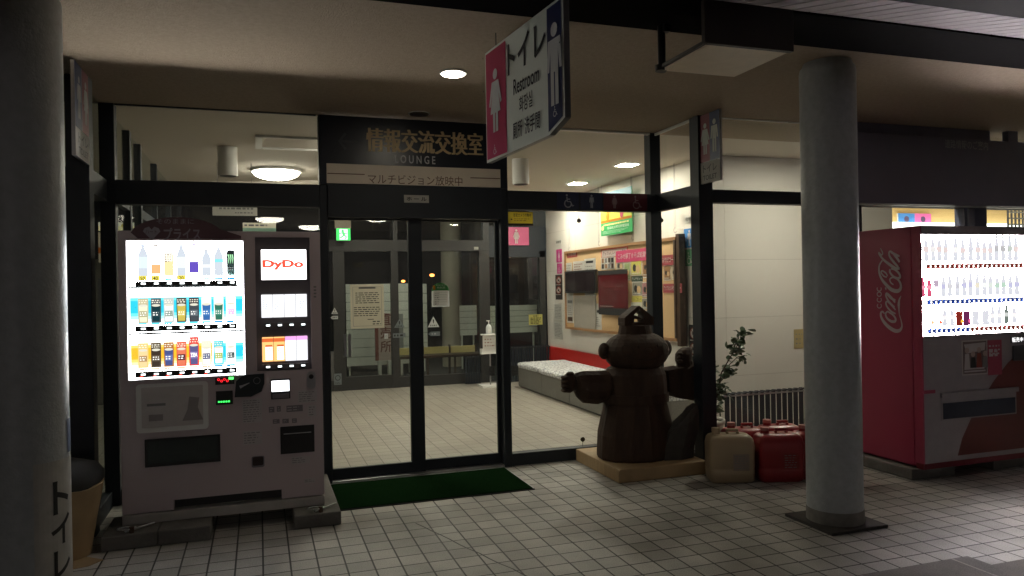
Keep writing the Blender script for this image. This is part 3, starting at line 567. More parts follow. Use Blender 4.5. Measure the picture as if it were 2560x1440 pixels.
# lower door fittings
q = RY(341, 956, 521, 1076, VY); m = MB(face_front(0, VY, 0)); r = .02
def rrect(u0, v0, u1, v1, r, n=5):
    P = []
    for cx_, cy_, a0 in ((u1 - r, v1 - r, 0), (u0 + r, v1 - r, 90), (u0 + r, v0 + r, 180), (u1 - r, v0 + r, 270)):
        for i in range(n + 1): t = math.radians(a0 + 90 * i / n); P.append((cx_ + r * math.cos(t), cy_ + r * math.sin(t)))
    return P
m.prism(rrect(*q, r), .0005, .012, mat('frosted ad panel', (.74, .74, .72), .35, 0, .1, 10)); m.lay = 21
m.shape(rrect(q[0] + .03, q[1] + .03, q[2] - .03, q[3] - .02, .006), mat('faded poster print', (.56, .52, .51), .5)); m.lines(q[0] + .06, q[1] + .16, q[0] + .17, q[1] + .18, 1, GREYINK, .8, .1)
m.rect(q[0] + .07, q[1] + .07, q[0] + .15, q[1] + .11, mat('faded dark print', (.30, .27, .27), .5)); m.shape([(q[0] + .26, q[1] + .06), (q[0] + .38, q[1] + .06), (q[0] + .35, q[1] + .14), (q[0] + .36, q[1] + .2), (q[0] + .30, q[1] + .21), (q[0] + .29, q[1] + .13)], MATS['faded dark print']); m.build('advert_panel', V)
q = RY(362, 1091, 551, 1160, VY); m = MB(); m.box(q[0], q[2], VY - .006, VY - .0005, q[1], q[3], BLACK); m.box(q[0] + .015, q[2] - .015, VY - .012, VY - .0065, q[1] + .02, q[3] - .012, mat('smoked flap', (.05, .06, .06), .15)); m.build('delivery_flap', V, bevel=.002)
q = RY(538, 938, 586, 960, VY); m = MB(face_front(0, VY, 0)); m.prism([(q[0], q[1]), (q[2], q[1]), (q[2], q[3]), (q[0], q[3])], .0005, .004, BLACK); m.lay = 8; RD = G(1, .02, .03, 1.6)
for k, dz in enumerate((.01, 0, .01, 0)): m.ring(q[0] + .02 + k * .0175, (q[1] + q[3]) / 2 - .005 + dz, .0065, .003, RD, n=10)
m.rect(q[2] - .034, q[3] - .026, q[2] - .004, q[3] - .010, G(.1, 1, .15, 1.8)); m.build('price_display', V)
q = RY(540, 976, 582, 1010, VY); m = MB(face_front(0, VY, 0)); m.prism([(q[0], q[1]), (q[2], q[1]), (q[2], q[3]), (q[0], q[3])], .0005, .006, BLACK); m.lay = 12
for k in range(5): m.rect(q[0] + .012 + k * .015, q[1] + .014, q[0] + .022 + k * .015, q[1] + .024, G(.05, 1, .12, 1.8))
m.build('note_slot_lights', V)
m = MB(face_front(0, VY, 0)); q = RY(586, 934, 661, 990, VY); w_, h_ = q[2] - q[0], q[3] - q[1]
m.prism([(q[0], q[1] + .01 * h_), (q[0] + .55 * w_, q[1]), (q[0] + .9 * w_, q[1] + .2 * h_), (q[2], q[1] + .55 * h_), (q[2], q[3]), (q[0] + .3 * w_, q[3] - .03 * h_), (q[0] + .06 * w_, q[1] + .72 * h_)], .0005, .018, mat('dark green plastic', (.012, .02, .024), .3)); m.lay = 32
m.stroke([(q[0] + .18 * w_, q[1] + .45 * h_), (q[0] + .28 * w_, q[1] + .5 * h_), (q[0] + .5 * w_, q[1] + .62 * h_)], [.02, .012, .004], STEEL); m.ring(q[0] + .75 * w_, q[1] + .7 * h_, .02, .003, GREYINK); m.build('coin_slot', V, bevel=.003)
q = RY(679, 950, 723, 977, VY); m = MB(face_front(0, VY, 0)); m.prism([(q[0] - .004, q[1] - .05), (q[2] + .006, q[1] - .05), (q[2] + .006, q[3] + .01), (q[0] - .004, q[3] + .01)], .0005, .006, BLACK); m.lay = 12; m.rect(q[0], q[1], q[2], q[3], glow('card reader screen', (.93, .96, 1), 2.4)); m.prism([(q[0] + .004, q[1] - .044), (q[2] - .002, q[1] - .044), (q[2] - .002, q[1] - .016), (q[0] + .004, q[1] - .016)], .0065, .016, BODYD); m.build('card_reader', V)
q = RY(767, 927, 789, 971, VY); m = MB(face_front(0, VY, 0)); m.prism(rrect(*q, .025), .0005, .006, STEEL); m.cyl(((q[0] + q[2]) / 2, q[3] - .035, .006), ((q[0] + q[2]) / 2, q[3] - .035, .014), .016, .014, BLACK, 18); m.build('lock', V)
q = RY(701, 1063, 786, 1131, VY); m = MB(); m.box(q[0], q[2], VY - .008, VY - .0005, q[1], q[3], BLACK); m.box(q[0] + .02, q[2] - .02, VY - .012, VY - .0085, q[3] - .05, q[3] - .044, STEEL); m.build('packet_outlet', V, bevel=.003)
q = RY(629, 1139, 661, 1167, VY); m = MB(face_front(0, VY, 0)); m.prism(rrect(q[0], q[1], q[2], q[3], .012), .0005, .004, BODYD); m.prism(rrect(q[0] + .006, q[1] + .012, q[2] - .006, q[3] - .004, .01), .0045, .006, mat('dark maroon recess', (.03, .015, .015), .5)); m.build('coin_return', V)
LABL = mat('pale label', (.50, .47, .48), .5)
for (a, bb, cc, dd) in ((606, 996, 655, 1056), (672, 1016, 686, 1030), (692, 1014, 702, 1028), (716, 1012, 757, 1028), (745, 975, 792, 1005), (682, 1047, 699, 1058), (706, 1046, 722, 1057), (730, 1045, 742, 1056), (608, 1076, 655, 1110), (728, 1140, 775, 1158), (760, 1195, 788, 1206), (770, 1012, 790, 1040)):
    q = RY(a, bb, cc, dd, VY); m = MB(face_front(0, VY, 0)); dk = (dd - bb) < 17 and cc - a < 45 and bb < 1060
    m.prism([(q[0], q[1]), (q[2], q[1]), (q[2], q[3]), (q[0], q[3])], .0003, .001, BODYD if dk else LABL); m.lay = 3; m.lines(q[0] + .006, q[1] + .004, q[2] - .006, q[3] - .004, 2 if dk else max(2, int((dd - bb) / 6)), LABL if dk else GREYINK, .3, .4, .02); m.build('label_sticker', V)
m = MB(face_front(0, VY, 0)); q = RY(784, 712, 791, 745, VY); m.lay = 1; m.lines(q[0], q[1], q[2], q[3], 4, GREYINK, .5, .1); m.build('label_sticker', V)
# arched header card
h = MB(face_front(0, VY, 0)); q = RY(345, 540, 590, 601, VY); hm = mat('dark maroon header card', (.10, .045, .055), .5, 0, .2, 6); uc = (q[0] + q[2]) / 2 - .06; pts = [(q[0], dz1 + .012), (q[2] + .03, dz1 + .012), (q[2] + .03, vz1 - .03)]
for i in range(15): t = math.pi * (.12 + .83 * i / 14); pts.append((uc + (q[2] - q[0]) * .47 * math.cos(t), vz1 - .03 + .115 * math.sin(t)))
h.prism(pts, .009, .012, hm); h.lay = 21; HL = mat('washed lettering', (.28, .26, .29), .6)
h.text('プライス', *RY(410, 569, 502, 600, VY), HL, bold=2); h.text('そのままに', *RY(392, 547, 485, 559, VY), HL)
q = RY(358, 566, 402, 600, VY); w_ = (q[2] - q[0]) / 2; u = q[0] + w_
h.shape([(u, q[1]), (u + w_, q[1] + .055), (u + w_ * .8, q[3] - .01), (u + w_ * .3, q[3]), (u, q[3] - .018), (u - w_ * .3, q[3]), (u - w_ * .8, q[3] - .01), (u - w_, q[1] + .055)], HL); h.text('ハート', u - w_ * .7, q[1] + .04, u + w_ * .6, q[1] + .065, hm); h.build('header_card', V)

# concrete blocks and hold-down clamps
def block(x0, x1, y0, y1, z, label):
    m = MB().box(x0, x1, y0, y1, 0.001, z, CONC); o = m.build('concrete_block', bevel=.008); return tag(o, label, 'concrete block', 'concrete blocks under the vending machines')
block(-.90, -.60, 4.90, 5.32, .088, 'left half of the two concrete blocks under the pink machine, nearest the column'); block(-.597, -.305, 4.90, 5.32, .088, 'second concrete block from the left under the pink vending machine')
block(.185, .475, 4.905, 5.95, .088, 'long concrete block under the right side of the pink machine beside the green mat')
block(4.62, 5.05, 4.36, 4.99, .084, 'pale concrete block under the left side of the red vending machine'); block(5.45, 5.85, 4.36, 4.99, .084, 'concrete block under the right side of the red vending machine')
for x, l in ((-.72, 'steel hold-down clamp with rod on the left concrete block'), (.37, 'steel hold-down clamp on the concrete block beside the green mat')):
    t = thing('clamp', l, 'clamp', (x, 4.93, .09), 'hold-down clamps'); MB().tube([(x - .06, 4.935, .095), (x + .09, 5.04, .105)], .006, STEEL, 8).build('rod', t); MB().cyl((x - .02, 4.93, .0885), (x - .02, 4.93, .125), .014, .014, DARKWOOD, 12).build('bolt', t)
    r = MB(); r.tube([(x - .05 + .05 * math.cos(a), 4.95 + .03 * math.sin(a), .112) for a in [k * math.pi / 5 for k in range(11)]], .005, STEEL, 6); r.build('ring', t)

# ---------- red machine on the right
KY = 4.30; kx0, kx1, kz0, kz1 = 4.672, 5.83, .10, 1.912
K = thing('vending_machine', 'tall red drinks vending machine with white script logo at the right edge', 'vending machine', (5.25, 4.68, .10))
KRED = mat('red vending enamel', (0.32, 0.03, 0.075), 0.38, 0, 0.06, 3, 0.03); KGREY = mat('silver grey front', (0.32, 0.29, 0.31), 0.4, 0.1)
kd = list(RY(2299, 586, 2560, 834, KY)); kd[0] = kx0 + .014; ex1 = 5.76
MB().box(kx0, kx1, KY + .08, 5.06, kz0, kz1, KRED).build('cabinet', K, bevel=.008)
b = MB(); b.box(kx0 + .001, kd[0], KY, KY + .078, kz0 + .03, kz1 - .001, KRED); b.box(kd[0], ex1, KY, KY + .078, kd[3], kz1 - .001, KGREY); b.box(ex1, kx1, KY, KY + .078, kz0 + .03, kz1 - .001, KGREY); b.box(kd[0], ex1, KY, KY + .078, kz0 + .03, kd[1], KGREY); b.build('door', K)
MB().box(kx0 + .01, kx1 - .01, KY + .01, KY + .078, kz0 - .015, kz0 + .028, mat('dark red plinth', (.16, .01, .02), .5)).build('plinth', K)
b = MB(); b.box(kd[0], ex1, KY + .066, KY + .077, kd[1], kd[3], glow('pinkish white backlight', (1, .93, .96), 85)); b.box(kd[0], kd[0] + .003, KY + .003, KY + .065, kd[1], kd[3], WHITE); kc = b.build('display_case', K)
def strip(py0, py1, col_fn):
    z1 = aty(2310, py0, KY)[1]; z0 = aty(2310, py1, KY)[1]; s = MB(); s.box(kd[0] + .05, ex1 - .04, KY + .002, KY + .05, z0, z1, BLACK); s.M = face_front(0, KY + .002, 0); n = 21
    for k in range(n):
        u = kd[0] + .075 + k * .0475; m = col_fn(k); s.lay = 0
        s.cyl((u, (z0 + z1) / 2, 0), (u, (z0 + z1) / 2, .01), .021, .014, m, 16); s.lay = 18; s.rect(u - .006, (z0 + z1) / 2 - .008, u + .010, (z0 + z1) / 2 + .006, G(1, .95, .9, 2.2))
    s.build('button_strip', K); MB().box(kd[0] + .05, ex1 - .04, KY + .030, KY + .046, z1 - .004, z1 + .003, glow('shelf led strip pink', (1, .88, .90), 30)).build('shelf_light', K); return z1
BT = mat('blue button lens', (.02, .06, .30), .2, emit=(.02, .08, .5), estr=.25); RT = mat('red button lens', (.16, .03, .03), .2, emit=(.5, .06, .02), estr=.15)
z1_ = strip(659, 671, lambda k: RT); z2_ = strip(749, 761, lambda k: BT); z3_ = strip(823, 833, lambda k: BT if k < 9 else RT)
for z in (z1_ - .033, z2_ - .033): MB().box(kd[0], ex1, KY + .01, KY + .065, z - .005, z - .001, WHITE).build('shelf', K)
def kb(px, zb, h, m, lab, capm):
    u = aty(px, 700, KY)[0]; c = MB(); y = KY + .040; P = [(.0155, 0), (.018, .05 * h), (.015, .35 * h), (.018, .55 * h), (.013, .75 * h), (.007, .9 * h)]
    c.loft([[(u + r * math.cos(2 * math.pi * i / 16), y + r * math.sin(2 * math.pi * i / 16), zb + t) for i in range(16)] for r, t in P], m); c.cyl((u, y, zb + .38 * h), (u, y, zb + .58 * h), 0.0188, .0188, lab, 16, caps=False); c.cyl((u, y, zb + .9 * h), (u, y, zb + h), .009, .009, capm, 12); c.build('product_bottle', K)
PBW = G(.62, .63, .68, 1.0)
for px, h_, m_, l_, c_ in ((2312, .19, PBW, G(.45, .4, .42, .9), G(.5, .5, .52, .9)), (2345, .19, PBW, G(.7, .68, .66, 1.1), G(.8, .8, .8, 1.2)), (2402, .18, PBW, G(.85, .75, .7, 1.2), PBW), (2440, .19, PBW, PBW, PBW), (2505, .20, PBW, G(.5, .5, .52, .9), G(.5, .52, .5, .9)), (2521, .20, PBW, G(.5, .5, .5, .9), G(.45, .5, .45, .9)), (2538, .20, PBW, G(.55, .6, .55, .9), G(.6, .6, .6, .9))): kb(px, z1_ + .02, h_, m_, l_, c_)
for px, h_, m_, l_, c_ in ((2318, .15, G(.65, .09, .18, .9), G(.85, .3, .4, 1), G(.7, .1, .2, .9)), (2334, .15, G(.65, .09, .18, .9), G(.85, .3, .4, 1), G(.7, .1, .2, .9)), (2352, .21, G(.8, .75, .8, 1.2), G(.5, .4, .5, .9), G(.4, .4, .45, .8)), (2386, .16, PBW, G(.6, .6, .62, 1), PBW), (2405, .16, PBW, G(.55, .55, .6, 1), PBW), (2473, .17, PBW, G(.7, .75, .7, 1.2), PBW), (2488, .17, PBW, G(.6, .65, .6, 1.1), PBW)): kb(px, z2_ + .02, h_, m_, l_, c_)
for px in (2328, 2361, 2377, 2420, 2458, 2474, 2489, 2553): kb(px, z1_ + .02, .19 - .01 * (px % 3), PBW, G(.72, .6, .58, 1.0), PBW)
for px in (2370, 2422, 2438, 2455, 2505, 2521, 2538, 2554): kb(px, z2_ + .02, .16 + .01 * (px % 3), PBW, G([.7, .45, .5, .75][px % 4], [.5, .62, .5, .7][px % 4], [.5, .5, .68, .55][px % 4], 1.0), PBW)
for px in (2372, 2390, 2492, 2509, 2546): kb(px, z3_ + .015, .14, PBW, G(.86, .8, .78, 1.05), PBW)
kb(2527, z3_ + .015, .15, G(.22, .27, .24, .7), G(.6, .62, .6, 1), G(.2, .22, .2, .6))
for px, m_, d_ in ((2408, G(.30, .03, .02, .6), G(1, .45, .05, 1.3)), (2427, G(.20, .03, .12, .6), G(.9, .12, .3, 1.2)), (2355, G(.98, .93, .9, 2), G(.85, .15, .08, 1)), (2335, G(1, .93, .88, 2), G(.95, .4, .2, 1.2)), (2450, PBW, G(.8, .8, .85, 1.5)), (2475, PBW, G(.8, .82, .8, 1.4))):
    u = aty(px, 790, KY)[0]; c = MB(); y = KY + .035; c.cyl((u, y, z3_ + .012), (u, y, z3_ + .125), .024, .024, m_, 18); c.M = face_front(0, KY + .0105, 0); c.lay = 1; c.disc(u, z3_ + .05, .014, d_); c.build('product_can', K)
MB().box(kd[0] + .004, ex1, KY + .0005, KY + .003, kd[1] + .001, kd[3] - .001, CLEAR).build('display_cover', K)
# grey front graphics
def KR(a, b_, c_, d_): return RY(a, b_, c_, d_, KY)
m = MB(face_front(0, KY, 0)); SW = mat('brownish red swoosh', (.14, .03, .028), .4); arc = []
for px, py in ((2560, 868), (2520, 905), (2485, 950), (2450, 1005), (2425, 1050), (2405, 1095), (2394, 1138)): a = aty(px, py, KY); arc.append((a[0], a[1]))
m.lay = 1; w_ = m.up(); L = [(u_, v_, w_) for u_, v_ in arc]; Rr = [(kx1 - .002, v_, w_) for u_, v_ in arc]; n = len(arc); m.add(L + Rr, [(i, i + 1, n + i + 1, n + i) for i in range(n - 1)], SW); m.build('front_graphic', K)
q = KR(2404, 849, 2468, 936); m = MB(face_front(0, KY, 0)); m.prism([(q[0], q[1]), (q[2], q[1]), (q[2], q[3]), (q[0], q[3])], .0005, .002, mat('poster margin', (.5, .46, .45), .5)); m.lay = 5; m.rect(q[0] + .01, q[1] + .01, q[2] - .01, q[3] - .01, mat('dim poster print', (.16, .12, .12), .5))
m.shape([(q[0] + .02, q[3] - .03), (q[2] - .02, q[3] - .02), (q[2] - .03, q[3] - .08), (q[0] + .05, q[3] - .1)], LABL)
for k in range(4): uu = q[0] + .05 + k * .06; m.disc(uu, q[1] + .19 - .03 * (k % 2), .022, mat('warm grey print', (.42, .33, .30), .5)); m.shape([(uu - .03, q[1] + .05), (uu + .03, q[1] + .05), (uu + .02, q[1] + .165 - .03 * (k % 2)), (uu - .02, q[1] + .165 - .03 * (k % 2))], [LABL, INK, REDINK, GREYINK][k])
m.lines(q[0] + .015, q[1] + .02, q[2] - .015, q[1] + .06, 2, LABL, .6, .2); m.build('photo_poster', K)
q = KR(2469, 849, 2504, 936); m = MB(face_front(0, KY, 0)); m.prism([(q[0], q[1]), (q[2], q[1]), (q[2], q[3]), (q[0], q[3])], .0005, .002, mat('crimson poster', (.34, .05, .09), .5)); m.lay = 5; m.lines(q[0] + .01, q[3] - .12, q[2] - .01, q[3] - .03, 3, LABL, .4, .3, .03); m.lines(q[0] + .01, q[1] + .14, q[2] - .02, q[1] + .2, 2, LABL, .7, .2, .03); m.build('red_poster', K)
q = KR(2529, 842, 2556, 854); m = MB(face_front(0, KY, 0)); m.prism([(q[0] - .01, q[1] - .006), (q[2] + .01, q[1] - .006), (q[2] + .01, q[3] + .006), (q[0] - .01, q[3] + .006)], .0005, .004, BLACK); m.lay = 8; m.text('販売中', q[0], q[1], q[2], q[3], G(1, 1, 1, 1.6)); m.build('status_light', K)
q = KR(2352, 975, 2540, 1042); m = MB(); m.box(q[0], q[2], KY - .004, KY - .0005, q[1], q[3], KGREY); m.box(q[0] + .015, q[2] - .015, KY - .008, KY - .0045, q[1] + .01, q[3] - .075, mat('dark slot', (.03, .035, .06), .2)); m.box(q[0] - .01, q[2] + .01, KY - .02, KY - .0045, q[3] - .03, q[3] + .004, KGREY); m.build('delivery_flap', K, bevel=.003)
q = KR(2530, 862, 2560, 900); MB().box(q[0], q[2] + .05, KY - .015, KY - .0005, q[1], q[3], mat('dark coin panel', (.05, .05, .06), .3)).build('coin_slot', K, bevel=.006)
MB().box(kx0 + .012, kx0 + .12, KY - .004, KY - .0005, 1.03 - .35, 1.0 - .35 + .004, KRED).build('hinge_cover', K)
# white script logo on the red side, traced as brush strokes
LG = mat('pale script logo', (0.50, 0.40, 0.44), 0.45)
sd = MB(face_left(kx0, 0, 0)); sd.lay = 1
def lp(pts, wd):
    P = []
    for x_, y_ in pts: a = atx(2180 + x_ / 4.8, 600 + y_ / 4.8, kx0); P.append(Vector((-a[0], a[1], 0)))
    Q = []; Wd = []; n_ = len(P); wl = wd if isinstance(wd, list) else [wd] * n_
    for i in range(n_ - 1):
        p0, p1, p2, p3 = P[max(0, i - 1)], P[i], P[i + 1], P[min(n_ - 1, i + 2)]
        for j in range(5):
            t = j / 5; Q.append(.5 * ((2 * p1) + (-p0 + p2) * t + (2 * p0 - 5 * p1 + 4 * p2 - p3) * t * t + (-p0 + 3 * p1 - 3 * p2 + p3) * t ** 3)); Wd.append(wl[i] + (wl[i + 1] - wl[i]) * t)
    Q.append(P[-1]); Wd.append(wl[-1]); sd.stroke([(a.x, a.y) for a in Q], [k_ * .003 for k_ in Wd], LG)
lp([(150, 880), (130, 856), (108, 870), (112, 920), (150, 985), (210, 1045), (280, 1085), (335, 1078), (360, 1030), (350, 960), (330, 890), (325, 830), (322, 770), (330, 710), (350, 665)], [3, 5, 6, 7, 9, 10, 10, 8, 5, 3, 2.5, 4, 8, 5, 1])
lp([(190, 850), (165, 880), (180, 930), (230, 970), (275, 972), (285, 940), (255, 895), (205, 862), (190, 850)], [4, 5, 6, 7, 7, 6, 5, 4, 4])
lp([(285, 880), (230, 850), (180, 790), (170, 745), (190, 735), (240, 780), (285, 835)], [4, 5, 5, 5, 4, 5, 4])
lp([(275, 800), (215, 745), (175, 680), (172, 640), (195, 640), (240, 690), (280, 745)], [4, 6, 5, 5, 4, 6, 5]); lp([(180, 640), (230, 690), (285, 720)], [5, 7, 5])
lp([(165, 565), (175, 590)], [4, 4])
lp([(185, 440), (150, 430), (115, 385), (130, 365), (175, 395), (190, 430)], [3, 4, 4, 4, 4, 3])
lp([(130, 240), (95, 300), (92, 380), (120, 460), (175, 530), (240, 590), (310, 608), (350, 575), (345, 510), (300, 455), (250, 445), (220, 470), (235, 510), (265, 530)], [4, 5, 6, 7, 9, 10, 10, 8, 6, 5, 4, 4, 4, 3])
lp([(225, 345), (222, 380), (260, 430), (310, 455), (345, 440), (330, 395), (280, 350), (235, 340)], [5, 6, 6, 7, 6, 6, 5, 4])
lp([(110, 95), (135, 150), (120, 175), (90, 145), (100, 175), (150, 235), (220, 290), (290, 335), (340, 335)], [2, 4, 4, 4, 5, 6, 8, 8, 6])
lp([(325, 320), (270, 260), (220, 190), (215, 140), (245, 140), (300, 200), (340, 260)], [5, 7, 6, 5, 5, 7, 6]); lp([(235, 140), (290, 170), (340, 190)], [5, 7, 4])
for yy, rot in ((785, .7), (712, .7), (645, 0), (582, .9)):
    P = []
    for i in range(11):
        t = rot + (2 * math.pi - 2 * rot) * i / 10 - math.pi / 2; P.append((98 + 25 * math.cos(t), yy + 26 * math.sin(t)))
    lp(P, 2.5)
sd.build('script_logo', K)

# ---------- hanging restroom sign
A0 = Vector((1.191, 3.914, 0)); A1 = Vector((1.265, 3.213, 0)); AU = (A1 - A0).normalized()
def PH(px, py):
    d = ray(px, py); nn = Vector((AU.y, -AU.x, 0)); t = A0.dot(nn) / d.dot(nn); p_ = d * t
    return (p_ - A0).dot(AU), EYE + p_.z
def PR(a, b_, c_, d_): mx, my = (a + c_) / 2, (b_ + d_) / 2; return PH(a, my)[0], PH(mx, d_)[1], PH(c_, my)[0], PH(mx, b_)[1]
sz0, sz1 = 2.185, 2.785; su1 = PH(1410, 200)[0]; uR = PH(1266, 250)[0]; uB = PH(1369, 150)[0]
t = thing('hanging_sign', 'large hanging restroom sign with pink, white and navy fields under the beam', 'sign', (A0.x, A0.y, sz0))
fr = frame((A0.x, A0.y, 0), AU, (0, 0, 1))
SGW = mat('pale green white sign face', (0.80, 0.84, 0.74), .5, 0, .06, 5)
LIFT = .062
m = MB(fr); m.prism([(0, sz0), (uB, sz0 + .012), (su1, sz0 + LIFT), (su1, sz1), (0, sz1)], -.032, -.002, SGW, mat('dull sign edge', (.16, .16, .17), .35, .6)); m.build('sign_box', t, bevel=.003)
m = MB(fr); e = .014
m.rect(e, sz0 + e, uR, sz1 - e, PINK); m.shape([(uB, sz0 + e + .010), (su1 - e, sz0 + LIFT + e - .006), (su1 - e, sz1 - e), (uB, sz1 - e)], NAVY); um = (uR + uB) / 2
def txt(s_, a, b_, c_, d_, mm=INK, bold=0): q = PR(a, b_, c_, d_); m.text(s_, q[0], q[1], q[2], q[3], mm, bold=bold)
hgt = sz1 - sz0; W_ = uB - uR
m.text('トイレ', uR + .05 * W_, sz0 + .66 * hgt, uR + .97 * W_, sz0 + .93 * hgt, INK, bold=2)
m.text('Restroom', uR + .20 * W_, sz0 + .47 * hgt, uR + .82 * W_, sz0 + .60 * hgt, INK, bold=1)
m.text('화장실', uR + .34 * W_, sz0 + .30 * hgt, uR + .66 * W_, sz0 + .43 * hgt, INK, bold=1)
m.text('厠所', uR + .17 * W_, sz0 + .10 * hgt, uR + .41 * W_, sz0 + .24 * hgt, INK, bold=1); m.text('洗手間', uR + .47 * W_, sz0 + .10 * hgt, uR + .83 * W_, sz0 + .24 * hgt, INK, bold=1)
SIGNW = mat('white sign figure', (.62, .62, .60), .5)
m.woman((e + uR) / 2, sz0 + .24 * hgt, .56 * hgt, SIGNW); m.man((uB + su1) / 2, sz0 + .22 * hgt, .62 * hgt, SIGNW); m.wheelchair((e + uR) / 2 - .01, sz0 + .045 * hgt, .085 * hgt, SIGNW); m.wheelchair(su1 - .07, sz0 + .13 * hgt, .08 * hgt, SIGNW)
for u_ in (.006, su1 - .006):
    for z_ in ((.05, .35, .65, .95) if u_ < .1 else (.14, .4, .65, .95)): m.disc(u_, sz0 + hgt * z_, .0045, BLACK, 8)
m.build('sign_face', t)
m = MB(fr)
for u_ in (.10, su1 - .12): m.cyl((u_, sz1, -.025), (u_, 2.839 if u_ > .3 else CZ, -.025), .003, .003, BLACK, 8)
m.build('hanger_wire', t)

# small projecting toilet signs
def proj_sign(X, y0, y1, label, right):
    t = thing('projecting_sign', label, 'sign', (X, y1, 2.31), 'small projecting toilet signs')
    MB().box(X + (.0 if right else -.02), X + (.02 if right else 0), y0, y1, 2.31, 2.89 - .03, STEEL).build('sign_plate', t)
    if right: m = MB(face_left(X - .0005, y1, 0))
    else: m = MB(face_right(X + .0005, y0, 0))
    w_ = y1 - y0; z = 2.31
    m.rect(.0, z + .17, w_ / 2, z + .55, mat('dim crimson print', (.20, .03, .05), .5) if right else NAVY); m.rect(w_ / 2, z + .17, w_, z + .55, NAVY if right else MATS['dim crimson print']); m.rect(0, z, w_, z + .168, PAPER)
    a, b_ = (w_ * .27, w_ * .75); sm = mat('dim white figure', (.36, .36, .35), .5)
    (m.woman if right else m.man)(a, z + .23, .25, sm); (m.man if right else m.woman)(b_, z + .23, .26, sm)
    m.text('トイレ', w_ * .15, z + .085, w_ * .85, z + .145, GREYINK, bold=1); m.text('TOILET', w_ * .15, z + .022, w_ * .85, z + .062, GREYINK, bold=1)
    m.build('sign_face', t)
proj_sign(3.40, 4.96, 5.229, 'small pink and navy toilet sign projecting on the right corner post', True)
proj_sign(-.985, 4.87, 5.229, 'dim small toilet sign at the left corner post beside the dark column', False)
# hung box sign seen from below
t = thing('hanging_box_sign', 'dark hanging box sign with pale underside right of the restroom sign', 'sign', (2.2, 3.17, 2.6))
m = MB(); m.box(1.965, 2.425, 2.96, 3.39, 2.612, 2.63, BLACK); m.box(1.94, 2.43, 2.93, 2.9595, 2.60, 2.80, mat('dark brown sign casing', (.03, .022, .018), .5)); m.build('casing', t, bevel=.003)
MB().box(1.98, 2.41, 2.955, 3.375, 2.60, 2.6115, mat('pale underside panel', (.80, .70, .55), .5)).build('underside', t)
MB().box(1.985, 2.02, 3.36, 3.395, 2.801, 2.86, BLACK).build('bracket', t); MB().cyl((1.99, 3.40, 2.6), (1.99, 3.40, 2.84), .02, .02, BLACK, 14).build('hanger_rod', t); MB().cyl((1.975, 3.385, 2.60), (1.975, 3.385, 2.63), .03, .03, BLACK, 14).build('rod_foot', t)

# ---------- signs over the doors
def panel(name, label, cat, Y, rect, th=.01, m=PAPER, group=None):
    t = thing(name, label, cat, ((rect[0] + rect[2]) / 2, Y, rect[1]), group); MB(face_front(0, Y, 0)).prism([(rect[0], rect[1]), (rect[2], rect[1]), (rect[2], rect[3]), (rect[0], rect[3])], .0002, th, m).build('board', t)
    return t, MB(face_front(0, Y - th, 0))
q = (.465, 2.3305, 1.985, CZ - .004); t, m = panel('sign_board', 'navy lounge sign board with gold characters and arrow above the doors', 'sign', 5.955, q, .02, NAVYSIGN)
q2 = RY(915, 325, 1204, 383, 5.935)
for o_ in (0, .006, .012): m.text('情報交流交換室', q2[0] + o_, q2[1], q2[2] + o_, q2[3], GOLD); m.text('L O U N G E', *RY(987, 388, 1088, 408, 5.935), PALE, bold=1)
a = RY(848, 333, 900, 373, 5.935); zc = (a[1] + a[3]) / 2; AR = mat('dim grey arrow', (.05, .06, .07), .5)
m.stroke([(a[0], zc), (a[2], zc)], .02, AR); m.stroke([(a[0] + .05, a[3]), (a[0], zc), (a[0] + .05, a[1])], .02, AR); m.build('lettering', t)
q = (.51, 2.338, 1.92, 2.49); t, m = panel('sign_strip', 'cream sign strip with brown characters under the lounge lettering', 'sign', 5.934, (q[0], q[1], q[2], q[3]), .012, CREAM)
m.text('マルチビジョン放映中', *RY(920, 437, 1156, 461, 5.92), mat('brown print', (.16, .07, .035), .6)); zc = 2.412
m.stroke([(.515, zc), (.80, zc)], .007, MATS['brown print']); m.stroke([(1.66, zc), (1.915, zc)], .007, MATS['brown print']); m.build('lettering', t)
q = RY(1010, 487, 1072, 506, 5.93); t, m = panel('name_plate', 'small white hall name plate on the door header', 'sign', 5.929, q, .003, PAPER)
m.text('ホ ー ル', q[0] + .02, q[1] + .015, q[2] - .02, q[3] - .015, INK, bold=2); m.build('lettering', t)
t = thing('pictogram_strip', 'strip of navy and maroon toilet pictograms on the frame above the statue', 'sign', (2.85, 5.944, 2.165)); m = MB(face_front(0, 5.9445, 0)); m.lay = 1
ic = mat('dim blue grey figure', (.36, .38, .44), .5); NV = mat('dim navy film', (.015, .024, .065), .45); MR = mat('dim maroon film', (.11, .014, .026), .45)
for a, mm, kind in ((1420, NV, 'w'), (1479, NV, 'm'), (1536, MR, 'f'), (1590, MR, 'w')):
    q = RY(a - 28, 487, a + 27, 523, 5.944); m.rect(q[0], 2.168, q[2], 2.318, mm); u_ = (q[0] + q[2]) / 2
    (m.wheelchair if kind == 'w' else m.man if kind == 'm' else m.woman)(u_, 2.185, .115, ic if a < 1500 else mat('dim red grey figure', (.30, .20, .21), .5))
m.build('pictograms', t)

